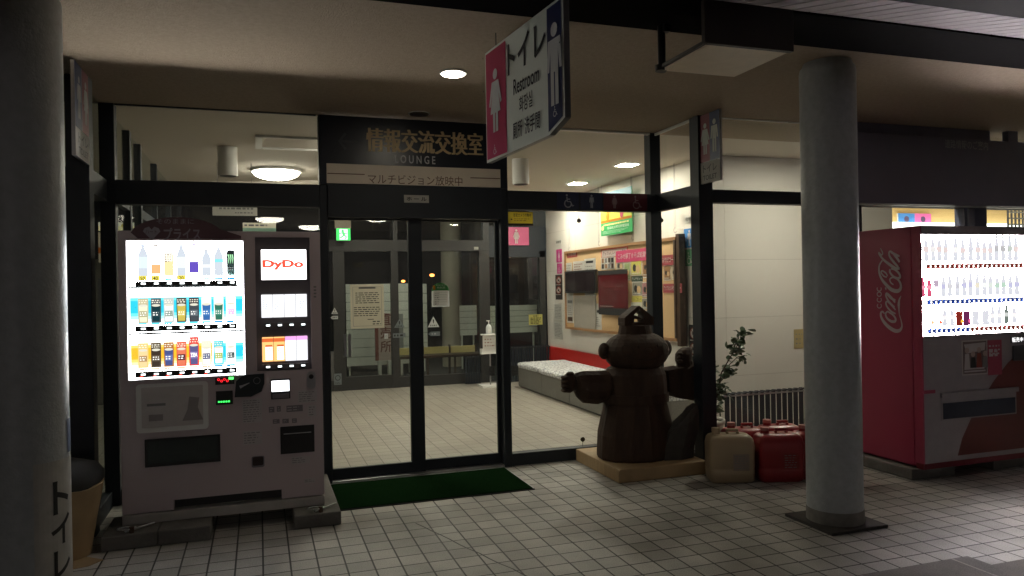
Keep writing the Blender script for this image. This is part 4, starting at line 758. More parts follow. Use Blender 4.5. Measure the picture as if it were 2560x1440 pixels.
# stickers and notices on the glass
def see_through(m, f=.5):
    n = m.node_tree.nodes; l = m.node_tree.links; b = n['Principled BSDF']; t_ = n.new('ShaderNodeBsdfTranslucent'); x = n.new('ShaderNodeMixShader'); x.inputs[0].default_value = f
    l.new(b.inputs['Base Color'].links[0].from_socket, t_.inputs[0]); l.new(b.outputs[0], x.inputs[1]); l.new(t_.outputs[0], x.inputs[2]); l.new(x.outputs[0], n['Material Output'].inputs[0]); return m
def sticker(name, label, cat, px, Y, back, fn, group=None, shape='rect'):
    q = RY(*px, Y); m = MB(face_front(0, Y, 0)); w_, h_ = q[2] - q[0], q[3] - q[1]
    P = {'rect': [(q[0], q[1]), (q[2], q[1]), (q[2], q[3]), (q[0], q[3])], 'tri': [(q[0], q[1]), (q[2], q[1]), ((q[0] + q[2]) / 2, q[3])], 'arrow': [(q[0], (q[1] + q[3]) / 2), (q[0] + w_ * .25, q[1]), (q[2], q[1]), (q[2], q[3]), (q[0] + w_ * .25, q[3])], 'arch': [(q[0], q[1]), (q[2], q[1]), (q[2], q[3] - w_ * .45)] + [((q[0] + q[2]) / 2 + w_ / 2 * math.cos(t_), q[3] - w_ * .45 + w_ * .45 * math.sin(t_)) for t_ in [math.pi * k / 12 for k in range(1, 12)]] + [(q[0], q[3] - w_ * .45)]}[shape]
    m.shape(P, back); m.lay = 3
    if fn: fn(m, q, w_, h_)
    for mm_ in m.mats:
        if mm_ not in SEEN and mm_ is not INK: SEEN.add(mm_); see_through(mm_)
    return tag(m.build(name), label, cat, group)
SEEN = {GREYINK, REDINK, BLACK}
def f_notice(m, q, w, h):
    m.stroke([(q[0] + .02, q[1] + .02), (q[2] - .02, q[1] + .02), (q[2] - .02, q[3] - .02), (q[0] + .02, q[3] - .02), (q[0] + .02, q[1] + .02)], .003, GREYINK)
    m.rect(q[0] + w * .25, q[3] - h * .10, q[0] + w * .75, q[3] - h * .055, GREYINK); m.lines(q[0] + w * .15, q[1] + h * .56, q[2] - w * .12, q[3] - h * .17, 6, INK, .4, .12, .03); m.lines(q[0] + w * .1, q[1] + h * .27, q[2] - w * .1, q[1] + h * .5, 5, INK, .4, .12, .025); m.lines(q[0] + w * .65, q[1] + h * .07, q[2] - w * .08, q[1] + h * .18, 2, INK, .4, .1, .02); m.lines(q[0] + w * .5, q[1] + h * .19, q[2] - w * .3, q[1] + h * .22, 1, INK, .5, .1)
NOTE = mat('cream notice paper', (.60, .56, .44), .7, 0, .05, 9)
sticker('notice', 'large cream notice with lines of text on the left sliding door', 'notice', (876, 710, 960, 820), 5.992, NOTE, f_notice)
def f_tri(m, q, w, h): m.shape([((q[0] + q[2]) / 2 - w * .06, q[1] + h * .72), ((q[0] + q[2]) / 2 + w * .06, q[1] + h * .72), ((q[0] + q[2]) / 2 + w * .03, q[1] + h * .36), ((q[0] + q[2]) / 2 - w * .03, q[1] + h * .36)], INK); m.lines(q[0] + w * .22, q[1] + h * .08, q[2] - w * .22, q[1] + h * .26, 1, INK, .6, .05, .01)
WSt = mat('white film sticker', (.62, .64, .63), .5); GSt = mat('grey film sticker', (.22, .25, .26), .5)
sticker('warning_sticker', 'small white warning triangle on the left edge of the left door', 'sticker', (828, 768, 845, 784), 5.9985, WSt, f_tri, shape='tri'); sticker('arrow_sticker', 'small white arrow sticker below the triangle on the left door edge', 'sticker', (826, 789, 845, 797), 5.9985, WSt, lambda m, q, w, h: m.lines(q[0] + w * .3, q[1] + .008, q[2] - .01, q[3] - .008, 1, INK, .7, .1, .01), shape='arrow')
sticker('warning_sticker', 'pale warning triangle on the right sliding door glass', 'sticker', (1069, 790, 1098, 817), 6.045, WSt, f_tri, shape='tri'); sticker('arrow_sticker', 'grey arrow sticker under the triangle on the right door', 'sticker', (1070, 828, 1100, 839), 6.045, GSt, lambda m, q, w, h: m.lines(q[0] + w * .3, q[1] + .008, q[2] - .02, q[3] - .008, 1, WSt, .6, .1, .015), shape='arrow')
sticker('warning_sticker', 'dark warning triangle on the rear sliding door glass', 'sticker', (985, 796, 1012, 818), 11.44, GSt, f_tri, shape='tri'); sticker('arrow_sticker', 'dark framed arrow label on the rear door glass', 'sticker', (982, 832, 1014, 843), 11.44, GSt, lambda m, q, w, h: m.lines(q[0] + w * .1, q[1] + .01, q[2] - .02, q[3] - .01, 1, INK, .6, .1, .03))
sticker('door_label', 'small white label on the left door glass below the notice', 'sticker', (961, 833, 970, 846), 6.011, WSt, lambda m, q, w, h: m.ring((q[0] + q[2]) / 2, (q[1] + q[3]) / 2, w * .25, .002, GREYINK))
def f_rd(m, q, w, h): m.ring((q[0] + q[2]) / 2, q[1] + h * .62, w * .32, .005, INK); m.lines(q[0] + w * .15, q[1] + h * .06, q[2] - w * .15, q[1] + h * .24, 2, INK, .4, .1, .01)
sticker('prohibition_sticker', 'grey square prohibition sticker low on the left door edge', 'sticker', (835, 933, 854, 961), 5.9985, GSt, f_rd); sticker('prohibition_sticker', 'dark round-symbol sticker low on the rear post left of the right fixed pane', 'sticker', (1221, 914, 1237, 938), 6.0, mat('dark film sticker', (.06, .06, .06), .5), f_rd); sticker('prohibition_sticker', 'dark round-symbol sticker low on the fixed pane beside the benches', 'sticker', (1279, 913, 1296, 938), 5.996, MATS['dark film sticker'], f_rd)
DGR = mat('deep green print', (.06, .22, .07), .5)
def f_cal(m, q, w, h):
    m.shape([(q[0], q[1] + h * .68), (q[2], q[1] + h * .68), (q[2], q[3] - w * .45)] + [((q[0] + q[2]) / 2 + w / 2 * math.cos(t_), q[3] - w * .45 + w * .45 * math.sin(t_)) for t_ in [math.pi * k / 12 for k in range(1, 12)]] + [(q[0], q[3] - w * .45)], DGR)
    m.rect(q[0] + .012, q[1] + .012, q[2] - .012, q[1] + h * .68, PAPER)
    for k in range(6): m.rect(q[0] + .02, q[1] + h * (.1 + .1 * k), q[2] - .02, q[1] + h * (.106 + .1 * k), GREYINK)
    m.lines(q[0] + .025, q[1] + h * .08, q[0] + w * .45, q[1] + h * .6, 6, GREYINK, .35, .3, .01); m.text('時刻表', q[0] + w * .3, q[1] + h * .75, q[0] + w * .78, q[1] + h * .85, PAPER); m.lines(q[0] + w * .25, q[1] + h * .88, q[2] - w * .2, q[1] + h * .93, 1, PAPER, .6, .1, .01); m.rect(q[0] + w * .08, q[1] + h * .72, q[0] + w * .2, q[1] + h * .88, ORANGE)
sticker('timetable_sticker', 'arched green and white timetable sticker on the right sliding door', 'notice', (1079, 706, 1123, 766), 6.04, WSt, f_cal, shape='arch')
def f_cam(m, q, w, h): m.text('防犯カメラ作動中', q[0] + w * .28, q[1] + h * .62, q[2] - w * .06, q[1] + h * .9, INK, bold=1); m.lines(q[0] + w * .3, q[1] + h * .3, q[2] - w * .1, q[1] + h * .56, 2, INK, .3, .2, .02); m.rect(q[0], q[1], q[2], q[1] + h * .16, INK); m.disc(q[0] + w * .2, q[1] + h * .45, w * .03, INK)
sticker('camera_notice', 'yellow security camera sticker at the top of the fixed pane', 'sticker', (1265, 529, 1332, 563), 5.996, mat('ochre yellow film', (.50, .38, .04), .5), f_cam)
def f_yn(m, q, w, h): m.text('注意！', q[0] + w * .3, q[1] + h * .76, q[0] + w * .7, q[1] + h * .93, INK, bold=1); m.lines(q[0] + w * .12, q[1] + h * .08, q[2] - w * .1, q[1] + h * .72, 5, INK, .5, .2, .02)
sticker('notice', 'small pale yellow caution notice on the glass beside the whiteboard', 'notice', (1322, 785, 1356, 811), 5.996, mat('pale yellow paper', (.70, .66, .22), .6), f_yn)
for px, Y, l in (((1447, 530), 5.985, 'round dark suction hook hanging at the top of the fixed pane'), ((1653, 530), 5.985, 'round dark suction hook hanging beside the corner post'), ((1457, 1118), 5.985, 'round dark suction hook standing at the bottom of the fixed pane')):
    sgn = -1 if px[1] < 800 else 1; q = aty(px[0], px[1] - 2 * sgn, Y); t = thing('suction_hook', l, 'hook', (q[0], Y, q[1]), 'round suction hooks'); e = .05 * sgn
    m = MB(); m.tube([(q[0], Y, q[1]), (q[0] - .003, Y, q[1] + e * .5), (q[0] + .004, Y, q[1] + e)], .002, BLACK, 6); m.build('wire', t); MB().cyl((q[0], Y - .004, q[1] + e * 1.3), (q[0], Y + .004, q[1] + e * 1.3), .02, .02, mat('dull brass disc', (.06, .05, .03), .4, .5), 20).build('disc', t)

# ---------- notice board and everything pinned to it
bx = 4.38
Bd = thing('notice_board', 'large cork notice board in an oak frame on the white wall', 'notice board', (4.44, 8.9, .87))
yl = atx(1411, 720, bx)[0]; yr = atx(1689, 720, bx)[0]; zt = atx(1411, 628, bx)[1]; zb_ = atx(1418, 821, bx)[1]
MB().box(bx + .02, 4.468, yr + .04, yl - .04, zb_ + .035, zt - .035, CORK).build('cork_panel', Bd)
m = MB(); m.box(bx, 4.468, yr, yl, zb_, zb_ + .0345, OAK); m.box(bx, 4.468, yr, yl, zt - .0345, zt, OAK); m.box(bx, 4.468, yl - .0395, yl, zb_ + .035, zt - .035, OAK); m.box(bx, 4.468, yr, yr + .0395, zb_ + .035, zt - .035, DARKWOOD); m.build('oak_frame', Bd)
MB().box(4.39, 4.468, yr - .07, yr - .001, zb_ - .05, zt + .03, DARKWOOD).build('end_post', Bd)
BX = bx + .0195
def pin(name, label, cat, px, back, fn=None, X=BX, group='papers pinned on the notice board', th=.002):
    q = RX(*px, X); m = MB(face_left(X, 0, 0)); m.prism([(q[0], q[1]), (q[2], q[1]), (q[2], q[3]), (q[0], q[3])], 0, th, back); m.lay = int(th / .0006) + 1
    if fn: fn(m, q, q[2] - q[0], q[3] - q[1])
    return tag(m.build(name), label, cat, group)
def f_txt(n=5, mm=GREYINK, dash=.03): return lambda m, q, w, h: m.lines(q[0] + w * .12, q[1] + h * .1, q[2] - w * .12, q[3] - h * .1, n, mm, .35, .3, dash)
MAG = mat('magenta banner', (.52, .05, .14), .6); MARO = mat('maroon glossy poster', (.09, .008, .012), .12)
pin('banner', 'small maroon ribbon banner at the top left of the cork board', 'banner', (1418, 628, 1443, 643), mat('brick ribbon', (.36, .06, .05), .6), lambda m, q, w, h: m.text('その他の情報', q[0] + w * .1, q[1] + h * .25, q[2] - w * .1, q[1] + h * .8, PAPER, bold=1))
pin('paper', 'white leaflet with a portrait at the far top left of the cork board', 'paper', (1415, 656, 1430, 700), PAPER, f_txt(6)); pin('paper', 'white leaflet with reddish text above the black monitor', 'paper', (1433, 652, 1461, 698), PAPER, f_txt(6, REDINK)); pin('paper', 'large white sheet with black heading above the monitor right half', 'paper', (1462, 645, 1490, 760), PAPER, lambda m, q, w, h: (m.rect(q[0] + w * .15, q[3] - h * .1, q[0] + w * .8, q[3] - h * .05, INK), m.lines(q[0] + w * .12, q[1] + h * .1, q[2] - w * .12, q[3] - h * .14, 12, GREYINK, .25, .3, .03)))
pin('paper', 'white leaflet with a picture column below the monitor left edge', 'paper', (1417, 732, 1434, 806), PAPER, lambda m, q, w, h: (m.rect(q[0] + w * .15, q[1] + h * .06, q[2] - w * .15, q[1] + h * .2, DARKWOOD), m.rect(q[0] + w * .15, q[1] + h * .66, q[2] - w * .15, q[1] + h * .76, GREYINK), m.lines(q[0] + w * .2, q[1] + h * .25, q[2] - w * .2, q[1] + h * .6, 5, GREYINK, .3, .3, .03)))
pin('sheet', 'plain grey translucent sheet hanging below the monitor', 'sheet', (1435, 738, 1489, 823), mat('grey plastic sheet', (.34, .31, .27), .25), None, X=BX - .012)
pin('paper', 'narrow white price list between grey sheet and maroon poster', 'paper', (1490, 758, 1504, 823), PAPER, lambda m, q, w, h: (m.disc(q[0] + w * .4, q[1] + h * .7, w * .2, INK, ry=h * .06), m.lines(q[0] + w * .1, q[1] + h * .1, q[2] - w * .2, q[1] + h * .5, 5, INK, .3, .5, .03)))
t = thing('monitor', 'black framed wall monitor switched off at the left of the cork board', 'monitor', (4.35, 10, 1.35)); q = RX(1412, 675, 1488, 732, 4.345)
MB().box(4.345, 4.385, -q[2], -q[0], q[1], q[3], BLACK).build('casing', t, bevel=.004); m = MB(face_left(4.3445, 0, 0)); m.rect(q[0] + .03, q[1] + .03, q[2] - .03, q[3] - .03, mat('dark screen', (.02, .014, .016), .08)); m.build('screen', t)
def f_ev(m, q, w, h): m.rect(q[0] + w * .03, q[1] + h * .06, q[2] - w * .03, q[1] + h * .68, PAPER); m.text('アップルヒルイベント案内', q[0] + w * .08, q[1] + h * .2, q[2] - w * .08, q[1] + h * .55, INK, bold=1); m.lines(q[0] + w * .35, q[1] + h * .76, q[2] - w * .35, q[1] + h * .9, 1, PAPER, .6, .05, .03)
pin('event_sign', 'red and white event notice sign at the top of the cork board', 'sign', (1503, 612, 1570, 641), mat('vermilion print', (.65, .10, .06), .5), f_ev)
FOOD = mat('food photo brown', (.30, .16, .07), .5, 0, .6, 25); FOODY = mat('food photo yellow', (.58, .52, .12), .5, 0, .35, 18); FOODG = mat('food photo grey', (.28, .27, .22), .5, 0, .7, 22)
def f_ph(m, q, w, h):
    for i in range(4):
        for j in range(2): m.rect(q[0] + w * (.06 + .24 * i), q[1] + h * (.1 + .45 * j), q[0] + w * (.22 + .24 * i), q[1] + h * (.45 + .45 * j), [INK, FOOD, GREYINK, DARKWOOD][(i + j) % 4])
pin('photo_sheet', 'white sheet with rows of small photos under the event sign', 'paper', (1503, 641, 1537, 673), PAPER, f_ph)
def f_bn(s_): return lambda m, q, w, h: m.text(s_, q[0] + w * .06, q[1] + h * .25, q[2] - w * .05, q[1] + h * .78, PAPER, bold=1)
pin('banner', 'long magenta banner with white characters across the cork board', 'banner', (1540, 622, 1634, 652), MAG, f_bn('こみせ横丁☆そば処津軽路'), X=BX - .004)
pin('banner', 'maroon banner top right of the cork board, seen past the corner post', 'banner', (1648, 636, 1697, 662), mat('dull maroon banner', (.33, .06, .07), .6), f_bn('おみやげコーナー'), X=BX - .006)
pin('banner', 'maroon banner low on the right end of the cork board', 'banner', (1658, 708, 1705, 731), MATS['dull maroon banner'], f_bn('アップルヒル手作りコーナー'), X=BX - .006)
def f_gl(m, q, w, h):
    m.rect(q[0], q[1], q[2], q[1] + h * .16, INK); m.rect(q[0], q[1] + h * .90, q[2], q[3], INK); m.text('テナント募集中', q[0] + w * .22, q[1] + h * .55, q[2] - w * .22, q[1] + h * .63, mat('faint red print', (.16, .04, .04), .4)); m.lines(q[0] + w * .05, q[1] + h * .18, q[0] + w * .55, q[1] + h * .21, 1, GREYINK, .5, .05, .05)
o = pin('glossy_poster', 'tall maroon glossy poster with black bands in front of the cork board', 'poster', (1497, 674, 1570, 787), MARO, f_gl, X=4.34, th=.006)
for px, mm, nm, lb in (((1541, 655, 1560, 672), FOODG, 'photo', 'black and white photo print below the magenta banner'), ((1577, 649, 1605, 688), FOODY, 'food_photo', 'yellow green food photo beside the magenta banner end'), ((1561, 655, 1576, 700), mat('green leaf photo', (.35, .42, .2), .5, 0, .4, 16), 'photo', 'pale green photo left of the yellow food photo'), ((1607, 640, 1626, 694), FOOD, 'food_photo', 'brown photo of dishes left of the corner post'), ((1581, 703, 1607, 738), FOODG, 'food_photo', 'dark food photo under the green caption'), ((1605, 704, 1628, 742), mat('pink food photo', (.4, .2, .2), .5, 0, .6, 20), 'food_photo', 'photo in dark frame left of the corner post, lower'), ((1605, 745, 1628, 772), FOODG, 'photo', 'grey photo of a building left of the corner post'), ((1578, 755, 1604, 790), mat('pale leaflet print', (.6, .6, .5), .6, 0, .3, 20), 'paper', 'pale leaflet just above the statue hat'), ((1607, 775, 1628, 800), FOODG, 'photo', 'lowest grey photo left of the corner post'), ((1660, 662, 1677, 700), FOOD, 'food_photo', 'brown framed photo right of the corner post'), ((1679, 662, 1697, 698), mat('beige photo', (.5, .42, .32), .5, 0, .4, 14), 'photo', 'beige photo at the right end of the cork board')):
    pin(nm, lb, 'photo', px, PAPER, (lambda mm: (lambda m, q, w, h: (m.rect(q[0] + w * .05, q[1] + h * .06, q[2] - w * .05, q[3] - h * .05, mm), m.disc(q[0] + w * .35, q[1] + h * .5, w * .16, INK), m.disc(q[0] + w * .65, q[1] + h * .42, w * .18, CORK), m.lines(q[0] + w * .12, q[1] + h * .1, q[2] - w * .12, q[1] + h * .2, 1, PAPER, .6, .1, .03))))(mm))
pin('caption_card', 'dark green caption card under the yellow food photo', 'card', (1579, 689, 1607, 703), mat('dark green card', (.04, .07, .045), .5), f_bn('ランチセット')); pin('caption_card', 'yellow caption strip under the dark food photo', 'card', (1580, 739, 1606, 754), FOODY, lambda m, q, w, h: m.text('りんごカレー', q[0] + w * .1, q[1] + h * .2, q[2] - w * .1, q[1] + h * .8, INK))
# wall plates and papers left and right of the board
WX = 4.499
def wp(name, label, px, back, fn, cat='sign'): return pin(name, label, cat, px, back, fn, X=WX, group=None)
wp('restroom_plate', 'tiny white powder room plate high at the far end of the wall', (1389, 598, 1404, 611), PAPER, lambda m, q, w, h: m.text('化粧室', q[0] + w * .1, q[1] + h * .3, q[2] - w * .1, q[1] + h * .8, INK))
wp('woman_plate', 'pink woman pictogram plate at the far end of the wall', (1391, 622, 1405, 655), mat('magenta plate', (.58, .06, .26), .5), lambda m, q, w, h: m.woman((q[0] + q[2]) / 2, q[1] + h * .1, h * .8, PAPER)); wp('wheelchair_plate', 'pink wheelchair plate below the pink woman plate', (1393, 658, 1405, 683), MATS['magenta plate'], lambda m, q, w, h: m.wheelchair((q[0] + q[2]) / 2 - .01, q[1] + h * .12, h * .72, PAPER))
def f_pro(n_):
    def f(m, q, w, h):
        for k in range(n_):
            cyk = q[3] - h * (.22 + .40 * k); rw = w * .36; m.disc((q[0] + q[2]) / 2, cyk, rw, PAPER, 24, ry=h * .15); m.ring((q[0] + q[2]) / 2, cyk, rw * .92, w * .07, REDINK, ry=h * .138); m.stroke([((q[0] + q[2]) / 2 - rw * .6, cyk + h * .09), ((q[0] + q[2]) / 2 + rw * .6, cyk - h * .09)], w * .06, REDINK); m.rect((q[0] + q[2]) / 2 - rw * .3, cyk - h * .04, (q[0] + q[2]) / 2 + rw * .3, cyk + h * .03, INK); m.lines(q[0] + w * .12, cyk - h * .2, q[2] - w * .1, cyk - h * .16, 1, PAPER, .6, .1, .03)
    return f
wp('prohibition_plate', 'black plate with round prohibition symbols at the far end of the wall', (1389, 686, 1406, 748), INK, f_pro(2)); wp('prohibition_plate', 'black no photo and no smoking plate at the near end of the wall', (1723, 811, 1746, 908), INK, f_pro(2))
for a, b_, l in ((758, 800, 'upper'), (803, 845, 'lower')): wp('paper', l + ' pair of white notices on the wall below the prohibition plate', (1385, a, 1407, b_), PAPER, f_txt(9), 'paper')
wp('restroom_plate', 'white powder room plate high near the corner post', (1712, 538, 1738, 556), PAPER, lambda m, q, w, h: m.text('化粧室', q[0] + w * .1, q[1] + h * .3, q[2] - w * .1, q[1] + h * .8, INK)); wp('man_plate', 'blue man pictogram plate near the corner post', (1710, 570, 1738, 618), BLUE, lambda m, q, w, h: m.man((q[0] + q[2]) / 2, q[1] + h * .08, h * .84, PAPER)); wp('wheelchair_plate', 'green wheelchair plate below the blue man plate', (1711, 622, 1738, 664), mat('leaf green plate', (.15, .42, .22), .5), lambda m, q, w, h: m.wheelchair((q[0] + q[2]) / 2 - .01, q[1] + h * .12, h * .7, PAPER))


q = RY(1985, 822, 2010, 870, 6.797); m = MB(face_front(0, 6.798, 0)); m.prism([(q[0], q[1]), (q[2], q[1]), (q[2], q[3]), (q[0], q[3])], 0, .004, mat('ochre card', (.42, .34, .16), .6)); m.lay = 8; m.lines(q[0] + .02, q[1] + .03, q[2] - .02, q[3] - .03, 3, GREYINK, .3, .4, .02); tag(m.build('wall_card'), 'small ochre card on the white wall beside the grey column', 'card')
# hanging tourism poster with wires
q = RX(1503, 500, 1581, 580, 4.40); z0, z1 = atx(1542, 578, 4.40)[1] - .03, 2.74
t = thing('hanging_poster', 'green and yellow tourism poster hanging above the cork board', 'poster', (4.40, -(q[0] + q[2]) / 2, z0)); m = MB(face_left(4.40, 0, 0)); m.prism([(q[0], z0), (q[2], z0), (q[2], z1), (q[0], z1)], 0, .006, GREEN); m.lay = 11; hh = z1 - z0; w_ = q[2] - q[0]
m.rect(q[0], z0 + hh * .30, q[2], z0 + hh * .40, ORANGE); m.rect(q[0], z0 + hh * .36, q[2], z0 + hh * .62, mat('lime print', (.55, .62, .08), .5)); m.rect(q[0], z0 + hh * .62, q[2], z1, mat('sky blue print', (.25, .48, .60), .5)); m.text('青森県太陽光発電協会', q[0] + w_ * .22, z0 + hh * .13, q[2] - w_ * .08, z0 + hh * .20, PAPER, bold=1); m.lines(q[0] + w_ * .06, z0 + hh * .03, q[2] - w_ * .1, z0 + hh * .11, 3, PAPER, .3, .3, .06); m.lines(q[0] + w_ * .1, z0 + hh * .22, q[2] - w_ * .05, z0 + hh * .27, 1, mat('yellow text', (.85, .75, .3), .5), .7, .05, .04); m.disc(q[0] + w_ * .07, z0 + hh * .18, .04, MATS['yellow text'], ry=.03); m.shape([(q[0] + w_ * .2, z0 + hh * .64), (q[0] + w_ * .9, z0 + hh * .66), (q[0] + w_ * .6, z0 + hh * .8)], YELLOW); m.disc(q[0] + w_ * .35, z0 + hh * .72, .09, mat('cobalt print', (.04, .2, .6), .5))
for k in (.25, .7): m.disc(q[0] + w_ * k, z0 + hh * .45, .05, [ORANGE, MAG][k > .5], ry=.06)
m.build('poster_print', t); m = MB()
for k in (q[0] + .03, q[2] - .03): m.cyl((4.40, -k, z1), (4.40, -k, CZ), .002, .002, GREYINK, 6)
m.build('hanger_wire', t)
for i, px in enumerate(((1424, 621), (1498, 606), (1582, 592), (1688, 572))):
    y, z = atx(px[0], px[1], 4.43); t = thing('picture_hook', 'thin wire with hook, number %s from the far end above the cork board' % ('one', 'two', 'three', 'four')[i], 'hook', (4.43, y, z), 'picture rail hooks'); t['label'] = ['thin hook wire above the maroon ribbon banner', 'thin hook wire left of the hanging poster', 'thin hook wire at the right edge of the hanging poster', 'thin hook wire seen through the corner pane'][i]
    m = MB()
    for d_ in (-.015, .02): m.cyl((4.43, y + d_, z), (4.43, y + d_ * .4, CZ - .002), .0018, .0018, GREYINK, 6)
    m.build('wire', t); m = MB(); m.tube([(4.43, y + .03 * math.cos(a), z - .01 + .03 * math.sin(a)) for a in [math.radians(90 - k * 30) for k in range(9)]], .003, GREYINK, 6); m.build('hook', t)

# ---------- benches along the wall
CLOTH = bpy.data.materials.new('leaf pattern cloth'); CLOTH.use_nodes = True; n_ = CLOTH.node_tree.nodes; l_ = CLOTH.node_tree.links
vr = n_.new('ShaderNodeTexVoronoi'); vr.inputs['Scale'].default_value = 24; vr.feature = 'DISTANCE_TO_EDGE'; tc = n_.new('ShaderNodeTexCoord'); mp = n_.new('ShaderNodeMapping'); mp.inputs['Scale'].default_value = (1, .45, 1); mp.inputs['Rotation'].default_value = (0, 0, .6); l_.new(tc.outputs['Object'], mp.inputs[0]); l_.new(mp.outputs[0], vr.inputs['Vector'])
rp = n_.new('ShaderNodeValToRGB'); rp.color_ramp.elements[0].color = (.30, .31, .33, 1); rp.color_ramp.elements[1].color = (.66, .66, .66, 1); rp.color_ramp.elements[0].position = .04; rp.color_ramp.elements[1].position = .12; l_.new(vr.outputs['Distance'], rp.inputs[0]); l_.new(rp.outputs[0], n_['Principled BSDF'].inputs['Base Color']); n_['Principled BSDF'].inputs['Roughness'].default_value = .8
BG = mat('grey bench panel', (.17, .165, .15), .5)
names = ['farthest', 'second farthest', 'second nearest', 'nearest']
for i, y in enumerate((10.70, 9.72, 8.74, 7.76)):
    t = thing('bench', names[i] + ' grey box bench with leaf pattern cushion along the red wainscot', 'bench', (4.07, y - .49, 0), 'box benches along the notice board wall')
    MB().box(3.70, 4.45, y - .972, y, .02, .30, BG).build('bench_box', t, bevel=.004); MB().box(3.73, 4.44, y - .96, y - .01, .001, .019, BLACK).build('plinth', t)
    rings = []
    for z_, e in ((.302, -.012), (.31, -.022), (.35, -.02), (.372, -.005), (.378, .04)): 
        P = rrect(3.70 + e, y - .974 - e * .2 * 0 + max(e, 0), 4.452 - max(e, 0), y + .001 - max(e, 0), .03); rings.append([(a, b_, z_ + .006 * math.sin(a * 40 + b_ * 23)) for a, b_ in P])
    m = MB(); m.loft(rings, CLOTH); m.build('cushion', t)

# ---------- slatted radiator covers
def rad(x0, x1, y, z1, label, n, gap=.008):
    t = thing('radiator_cover', label, 'radiator cover', ((x0 + x1) / 2, y, 0), 'slatted radiator covers'); m = MB(); w_ = (x1 - x0) / n
    for k in range(n): m.box(x0 + k * w_, x0 + (k + 1) * w_ - gap, y, y + .008, .03, z1 - .02, FRAME); m.box(x0 + k * w_ + .01, x0 + k * w_ + w_ * .6, y - .01, y + .10, z1 - .001, z1 + .010, FRAME)
    m.build('slats', t); MB().box(x0, x1, y - .004, y + .03, z1 - .019, z1 - .002, STEEL if n > 30 else FRAME2).build('top_rail', t); MB().box(x0, x1, y + .01, y + .04, .001, .029, FRAME).build('base_rail', t)
rad(4.31, 6.76, 6.28, .41, 'dark slatted radiator cover in front of the white wall right of the plant', 36, .017)
rad(3.62, 4.46, 11.30, .55, 'dark slatted radiator cover at the far end of the hall behind the benches', 18, .016)
rad(3.05, 3.30, 11.36, .42, 'short dark slatted cover beside the sanitizer stand', 6, .016)

# ---------- carved wooden figure on its plinth
WOOD = mat('dark carved cedar', (.046, .024, .014), .75, 0, .6, 5, 1.0, stretch=(3, 3, .7), bscale=9)
WOODC = mat('dark groove line', (.03, .015, .008), .7)  # darker wood on raised lines stands in for shade in carved grooves
m = MB(); m.box(2.56, 3.34, 5.115, 5.93, .001, .105, mat('pale plinth timber', (.40, .28, .15), .6, 0, .35, 6, .3, stretch=(1, 8, 1))); tag(m.build('plinth', bevel=.008), 'pale timber plinth under the carved wooden figure', 'plinth')
sx_, sy_ = 2.915, 5.50; rs = random.Random(5)
St = thing('wooden_statue', 'dark carved wooden figure with round head, outstretched arms and castle hat', 'statue', (sx_, sy_, .106))
def facet(profile, n, jit=.0, cx=sx_, cy=sy_, ph=.2):
    J = [1 + rs.uniform(-jit, jit) for _ in range(n)]
    return [[(cx + ox + rx * J[i] * math.cos(ph + 2 * math.pi * i / n), cy + ry * J[i] * math.sin(ph + 2 * math.pi * i / n), z) for i in range(n)] for z, rx, ry, ox in profile]
m = MB(); m.loft(facet([(.107, .335, .27, 0), (.13, .345, .28, 0), (.30, .335, .27, 0), (.42, .305, .25, 0), (.53, .278, .23, 0), (.555, .272, .225, 0)], 14, .03), WOOD, smooth=False)
m.loft(facet([(.553, .285, .235, 0), (.60, .285, .235, 0), (.625, .283, .235, 0)], 28, .0), WOOD, smooth=True)
m.loft(facet([(.622, .272, .225, 0), (.70, .268, .22, 0), (.78, .262, .21, 0), (.83, .24, .19, 0), (.85, .20, .16, 0)], 22, .03), WOOD, smooth=False); m.build('torso', St)
hd = MB(); hd.ell((sx_ + .01, sy_ - .01, .962), (.278, .225, .165), WOOD, 26, 15, p=.8, smooth=False)
for a, b_ in ((25, 155),):
    pts = []
    for k in range(17):
        t_ = math.radians(205 + 130 * k / 16); X_ = sx_ - .01 + .17 * math.cos(t_); Z_ = .985 + .075 * math.sin(t_); dx_ = (X_ - sx_ - .01) / .278; dz_ = (Z_ - .962) / .165
        q_ = (1 - min(.98, abs(dz_)) ** 2) ** .4; Y_ = sy_ - .01 - .225 * q_ * math.sqrt(max(0, 1 - (dx_ / q_) ** 2)) - .001; pts.append((X_, Y_, Z_))
    hd.tube(pts, .006, WOODC, 8)
def onhead(X_, Z_): dx_ = (X_ - sx_ - .01) / .278; dz_ = (Z_ - .962) / .165; q_ = (1 - min(.98, abs(dz_)) ** 2) ** .4; return sy_ - .01 - .225 * q_ * math.sqrt(max(0.0, 1 - (dx_ / q_) ** 2))
for sgn in (-1, 1):
    ex = sx_ + .01 + sgn * .17; hd.tube([(ex + .042 * math.cos(a), onhead(ex + .042 * math.cos(a), .985 + .045 * math.sin(a)) - .001, .985 + .045 * math.sin(a)) for a in [k * math.pi / 8 for k in range(17)]], .004, WOODC, 6)
    hx = sx_ + .01 + sgn * .085; hd.ell((hx, onhead(hx, 1.015) + .004, 1.015), (.012, .01, .016), WOODC, 12, 8)
hd.ell((sx_ + .0, onhead(sx_, .985) - .004, .985), (.028, .022, .018), WOOD, 14, 8)
hd.build('head', St)
for sgn in (-1, 1):
    e_ = MB(); xe = sx_ + .01 + sgn * .272; e_.ell((xe + sgn * .012, sy_ + .0, .975), (.05, .045, .068), WOOD, 18, 12); e_.ell((xe + sgn * .02, sy_ - .03, .975), (.028, .02, .045), WOODC, 14, 10); e_.build('ear', St)
ht = MB(face_front(sx_ + .015, sy_ - .01, 0))
